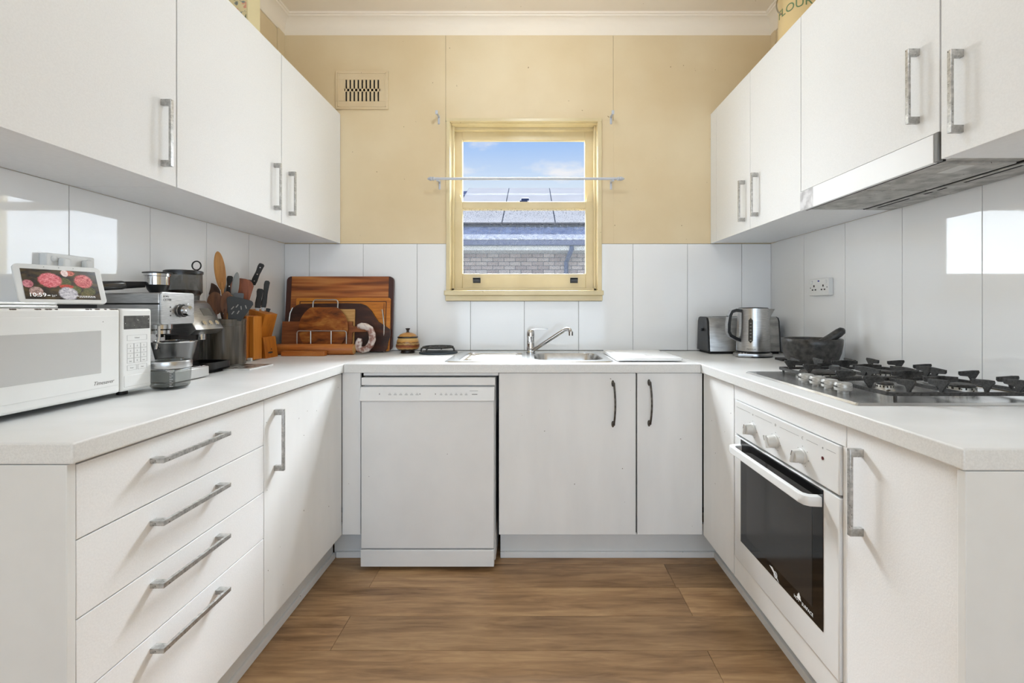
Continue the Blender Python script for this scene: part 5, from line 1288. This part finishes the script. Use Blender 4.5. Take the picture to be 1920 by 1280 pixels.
# mortar and pestle
MXc, MYc = 1.222, 1.985
M_GRAN = vari('dark_granite', (34, 33, 32), (70, 68, 66), 60, .35, bump=.1, detail=6, spots=((120, 118, 116), 180, .74))
MB().lathe([(.0, .0), (.066, .0), (.080, .006), (.101, .026), (.111, .055), (.1165, .090), (.1175, .112), (.1145, .115), (.106, .113), (.100, .09), (.080, .045), (.04, .028), (0, .025)], (MXc, MYc, TOPZ), 44).build('mortar', M_GRAN, None, smooth=50, label='round dark granite mortar behind the hob', cat='mortar')
a, b_ = Vector((1.190, 1.960, .960)), P(1583, 617, 1.93)
ps = [a.lerp(b_, t) for t in (0, .04, .12, .3, .6, .85, .95, 1.0)]
MB().tube(ps, [.008, .018, .024, .022, .019, .0185, .016, .007], 18).build('pestle', M_GRAN, None, smooth=60, label='dark granite pestle resting in the mortar', cat='pestle')
# small things behind the mortar
sh = thing('salt_shaker', 'small faceted glass shaker half hidden behind the mortar', 'shaker', (1.215, 2.140, TOPZ + .011))
MB().lathe([(.016, 0), (.024, .014), (.032, .032), (.026, .052), (.018, .062)], (1.215, 2.140, TOPZ + .011), 8).build('glass', vari('frosted_facets', (190, 190, 186), (226, 226, 222), 30, .15), sh, smooth=0)
MB().lathe([(.018, .062), (.018, .072), (.010, .080), (0, .081)], (1.215, 2.140, TOPZ + .011), 16).build('cap', M_CHROME, sh)
MB().prism(rrect(1.165, 1.30, 2.105, 2.185, .010), 'Z', TOPZ, TOPZ + .0105, bev=.002).build('small_tray', M_BLACK, None, label='small black tray under the glass shaker', cat='tray')

# ================================================================== ON TOP OF THE WALL CABINETS
fc = thing('flour_canister', 'cream flour canister with green lettering on the right wall cabinets', 'canister', (1.195, 2.0, UZ1))
M_CAN = pr('cream_enamel', (230, 204, 150), .3); fx, fy, frd = 1.195, 2.0, .098
MB().lathe([(frd - .003, 0), (frd, .003), (frd, .262), (frd - .002, .265)], (fx, fy, UZ1), 44).build('body', M_CAN, fc)
MB().lathe([(frd + .003, .262), (frd + .003, .278), (frd - .01, .288), (.03, .294), (.012, .296), (.014, .312), (0, .314)], (fx, fy, UZ1), 44).build('lid', M_CAN, fc)
fa = math.atan2(-.62, -.9)
ft_ = MB(); add_text(ft_, 'FLOUR', .050, None, .0004, fn=lambda v_: Vector((fx + (frd + .0006 + v_.z) * math.cos(fa + v_.x / frd), fy + (frd + .0006 + v_.z) * math.sin(fa + v_.x / frd), UZ1 + .150 + v_.y)), spacing=1.0)
ft_.build('lettering', pr('green_print', (112, 136, 96), .6), fc)
pts = [Vector((fx - frd * math.cos(R(8)) - .026 * math.sin(R(a)), fy - .01, UZ1 + .200 + .040 * math.cos(R(a)))) for a in range(0, 181, 15)]
MB().tube(pts, .0028, 8).build('side_handle', pr('grey_wire', (150, 140, 120), .4, .5), fc)
tn = thing('floral_tin', 'cream tin with pink floral print on the left wall cabinets', 'tin', (-1.19, 1.90, UZ1))
def floral():
    m, t, b = mat('floral_print'); b.inputs['Roughness'].default_value = .35
    tc_ = N(t, 'ShaderNodeTexCoord')
    last = None
    base = N(t, 'ShaderNodeRGB'); base.outputs[0].default_value = lin((232, 218, 176)); last = base.outputs[0]
    for sc_, th_, c_ in ((24, .56, (226, 164, 140)), (34, .60, (136, 150, 150)), (40, .63, (122, 128, 100)), (70, .66, (190, 110, 100))):
        nz_ = N(t, 'ShaderNodeTexNoise'); nz_.inputs['Scale'].default_value = sc_; nz_.inputs['Detail'].default_value = 3; t.links.new(tc_.outputs['Object'], nz_.inputs['Vector'])
        r = N(t, 'ShaderNodeValToRGB'); r.color_ramp.elements[0].position = th_; r.color_ramp.elements[1].position = th_ + .04; t.links.new(nz_.outputs['Fac'], r.inputs[0])
        mx_ = N(t, 'ShaderNodeMixRGB'); mx_.inputs['Color2'].default_value = lin(c_); t.links.new(r.outputs[0], mx_.inputs['Fac']); t.links.new(last, mx_.inputs['Color1']); last = mx_.outputs[0]
    t.links.new(last, b.inputs['Base Color']); return m
M_TIN = pr('tin_cream', (226, 212, 168), .35)
MB().box(-1.243, -1.157, 1.861, 1.945, UZ1, UZ1 + .20, .004).build('body', M_TIN, tn)
MB().box(-1.230, -1.165, 1.8598, 1.8615, UZ1 + .01, UZ1 + .19, .0004).build('print_panel', floral(), tn)
MB().box(-1.246, -1.154, 1.858, 1.948, UZ1 + .20, UZ1 + .225, .004).build('lid', M_TIN, tn)

# ================================================================== OUTSIDE
MB().box(-40, 40, YB + .17, 60, -.75, -.60).build('ground', vari('garden_ground', (52, 54, 46), (70, 72, 62), 3, .9), None, kind='structure', origin=(0, 0, 0))
nh = thing('neighbour_house', 'pale brick house with a blue-grey tiled roof beyond the window', 'house', (1.5, 9.7, -.6))
HXa, HXb, HWY = -3.6, 15.0, 9.70
def brickmat():
    m, t, b = mat('pale_brick'); b.inputs['Roughness'].default_value = .85
    oi = N(t, 'ShaderNodeObjectInfo'); r = N(t, 'ShaderNodeValToRGB'); cr = r.color_ramp
    cr.elements[0].color = lin((160, 140, 136)); cr.elements[1].color = lin((196, 184, 180)); e = cr.elements.new(.5); e.color = lin((196, 180, 176))
    t.links.new(oi.outputs['Random'], r.inputs[0]); t.links.new(r.outputs[0], b.inputs['Base Color']); return m
M_BR = brickmat()
def brickwall():
    m, t, b = mat('brickwork'); b.inputs['Roughness'].default_value = .85
    tc_ = N(t, 'ShaderNodeTexCoord'); sx_ = N(t, 'ShaderNodeSeparateXYZ'); cx_ = N(t, 'ShaderNodeCombineXYZ')
    t.links.new(tc_.outputs['Object'], sx_.inputs[0]); t.links.new(sx_.outputs['X'], cx_.inputs['X']); t.links.new(sx_.outputs['Z'], cx_.inputs['Y'])
    bt_ = N(t, 'ShaderNodeTexBrick'); bt_.inputs['Scale'].default_value = 1.0; bt_.inputs['Brick Width'].default_value = .24; bt_.inputs['Row Height'].default_value = .086; bt_.inputs['Mortar Size'].default_value = .008
    bt_.inputs['Color1'].default_value = lin((186, 168, 164)); bt_.inputs['Color2'].default_value = lin((208, 196, 192)); bt_.inputs['Mortar'].default_value = lin((120, 108, 106))
    t.links.new(cx_.outputs[0], bt_.inputs['Vector']); t.links.new(bt_.outputs['Color'], b.inputs['Base Color']); return m
hw_ = MB(); hw_.box(HXa, HXb, HWY + .012, HWY + .25, -.6, 2.42); hw_.build('mortar_wall', pr('brick_mortar', (84, 74, 72), .9), nh)
hw2 = MB(); hw2.box(HXa, -2.5, HWY, HWY + .02, -.6, 2.34).box(2.2, HXb, HWY, HWY + .02, -.6, 2.34).box(-2.5, 2.2, HWY, HWY + .02, -.6, 1.475); hw2.build('brickwork', brickwall(), nh)
BRM = MB().box(-.1135, .1135, 0, .02, -.0365, .0365, .003, seg=1).mesh('brick', M_BR)
for r_ in range(10):
    zc_ = 1.518 + r_ * .086
    for c_ in range(20):
        inst('brick', BRM, nh, (-2.38 + c_ * .24 + (.12 if r_ % 2 else 0), HWY - .002, zc_))
MB().box(HXa - .4, HXb + .4, 9.16, 9.72, 2.335, 2.36).build('soffit', pr('white_soffit', (226, 226, 226), .6), nh)
MB().box(HXa - .4, HXb + .4, 9.145, 9.17, 2.335, 2.50, .004).build('fascia', pr('white_fascia', (232, 232, 232), .5), nh)
gt = MB(); gt.prism([(9.03, 2.42), (9.145, 2.42), (9.145, 2.52), (9.14, 2.52), (9.14, 2.43), (9.035, 2.43), (9.035, 2.515), (9.02, 2.52), (9.02, 2.43)], 'X', HXa - .45, HXb + .45); gt.build('gutter', pr('blue_grey_gutter', (78, 84, 116), .5), nh)
dp = MB(); px_ = 0.76
dp.tube([(px_ + .05, 9.09, 2.42), (px_ + .05, 9.11, 2.36), (px_ + .01, 9.50, 2.22), (px_ - .02, 9.63, 2.14), (px_ - .02, 9.64, -.55)], .048, 12); dp.build('downpipe', pr('blue_grey_pipe', (70, 84, 128), .5), nh, smooth=60)
# tiled roof: rows of corrugated tiles
SL = .5; RY0, RZ0 = 9.06, 2.515
M_RT = vari('blue_grey_roof_tile', (58, 74, 116), (104, 118, 152), 5, .6, detail=6)
M_RT0 = vari('sunlit_eave_tile', (150, 154, 168), (206, 208, 214), 14, .7, detail=4)  # eave course in a paler tone, sunlight painted into its colour
def roofz(y): return RZ0 + (y - RY0) * SL
rows = 13; step = .31
for r_ in range(rows):
    y0 = RY0 + r_ * step; y1 = y0 + step + .03; nx = 260 if r_ < 5 else 130; vs = []
    xa, xb = HXa - .4 + r_ * step * .55, HXb + .4
    for i in range(nx + 1):
        x = xa + (xb - xa) * i / nx; wv = .022 * abs(math.sin(math.pi * (x / .15)))
        vs += [(x, y0, roofz(y0) + .030 + wv), (x, y1, roofz(y1) + .004 + wv), (x, y0, roofz(y0) + .004 + wv)]
    fs = [(i * 3, (i + 1) * 3, (i + 1) * 3 + 1, i * 3 + 1) for i in range(nx)] + [(i * 3 + 2, (i + 1) * 3 + 2, (i + 1) * 3, i * 3) for i in range(nx)]
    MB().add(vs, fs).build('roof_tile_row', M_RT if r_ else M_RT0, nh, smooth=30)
MB().prism([(RY0 + .05, RZ0 - .01), (RY0 + rows * step, roofz(RY0 + rows * step) - .02), (RY0 + rows * step + 5, RZ0), (RY0 + .05, RZ0 - .05)], 'X', HXa + .2, HXb + .2).build('roof_body', M_RT, nh)
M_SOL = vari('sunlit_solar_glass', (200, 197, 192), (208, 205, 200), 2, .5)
M_SOLF = pr('panel_edge', (120, 122, 126), .4, .5)
SLn = Vector((0, 1, SL)).normalized(); NRM = Vector((0, -SL, 1)).normalized()
for ri, (s0, s1) in enumerate(((.82, 2.42), (2.45, 4.36))):
    for ci in range(5):
        x0 = -2.906 + ci * 1.14
        if ri == 1 and ci == 0: continue
        c0 = Vector((0, RY0, RZ0)) + SLn * ((s0 + s1) / 2) + NRM * .12
        M = Matrix((Vector((1, 0, 0)), SLn, NRM)).transposed().to_4x4(); M.translation = c0 + Vector((x0 + .57, 0, 0))
        L = (s1 - s0) / 2
        t = MB().box(-.566, .566, -L, L, -.02, .015, .003, M=M).build('solar_panel', M_SOLF, nh)
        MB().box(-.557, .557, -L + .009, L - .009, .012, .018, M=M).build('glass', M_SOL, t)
        for lx in (-.4, .4): MB().box(lx - .02, lx + .02, -L + .1, L - .1, -.085, -.02, M=M).build('rail', M_SOLF, t)
# trees seen only obliquely through the window
M_LEAF = vari('leaf_green', (58, 84, 40), (110, 132, 70), 3, .6); M_BARK = vari('bark', (74, 60, 48), (104, 88, 72), 12, .9)
def tree(label, x, y, h, rad, n):
    t = thing('tree', label, 'tree', (x, y, -.6), group='trees outside')
    MB().tube([(x, y, -.6), (x + .1, y, h * .3), (x - .1, y + .1, h * .6), (x, y, h * .85)], [.22, .18, .12, .05], 10).build('trunk', M_BARK, t, smooth=60)
    b = MB()
    for i in range(n):
        u = Vector((random.gauss(0, 1), random.gauss(0, 1), random.gauss(0, .8))).normalized() * rad * random.uniform(.35, 1.0) ** .6
        c_ = Vector((x, y, h * .66)) + u; a = Vector((random.uniform(-1, 1), random.uniform(-1, 1), random.uniform(-1, 1))).normalized(); b2 = a.orthogonal().normalized(); s_ = random.uniform(.10, .20)
        b.add([c_ - a * s_, c_ + b2 * s_ * .5, c_ + a * s_, c_ - b2 * s_ * .5], [(0, 1, 2, 3)])
    o = b.build('foliage', M_LEAF, t, smooth=0); o['kind'] = 'stuff'
tree('leafy green tree standing left of the neighbour house', -8.2, 11.5, 5.2, 1.9, 2600)
tree('smaller leafy tree far to the left outside the window', -11.5, 13.0, 4.6, 1.7, 1800)
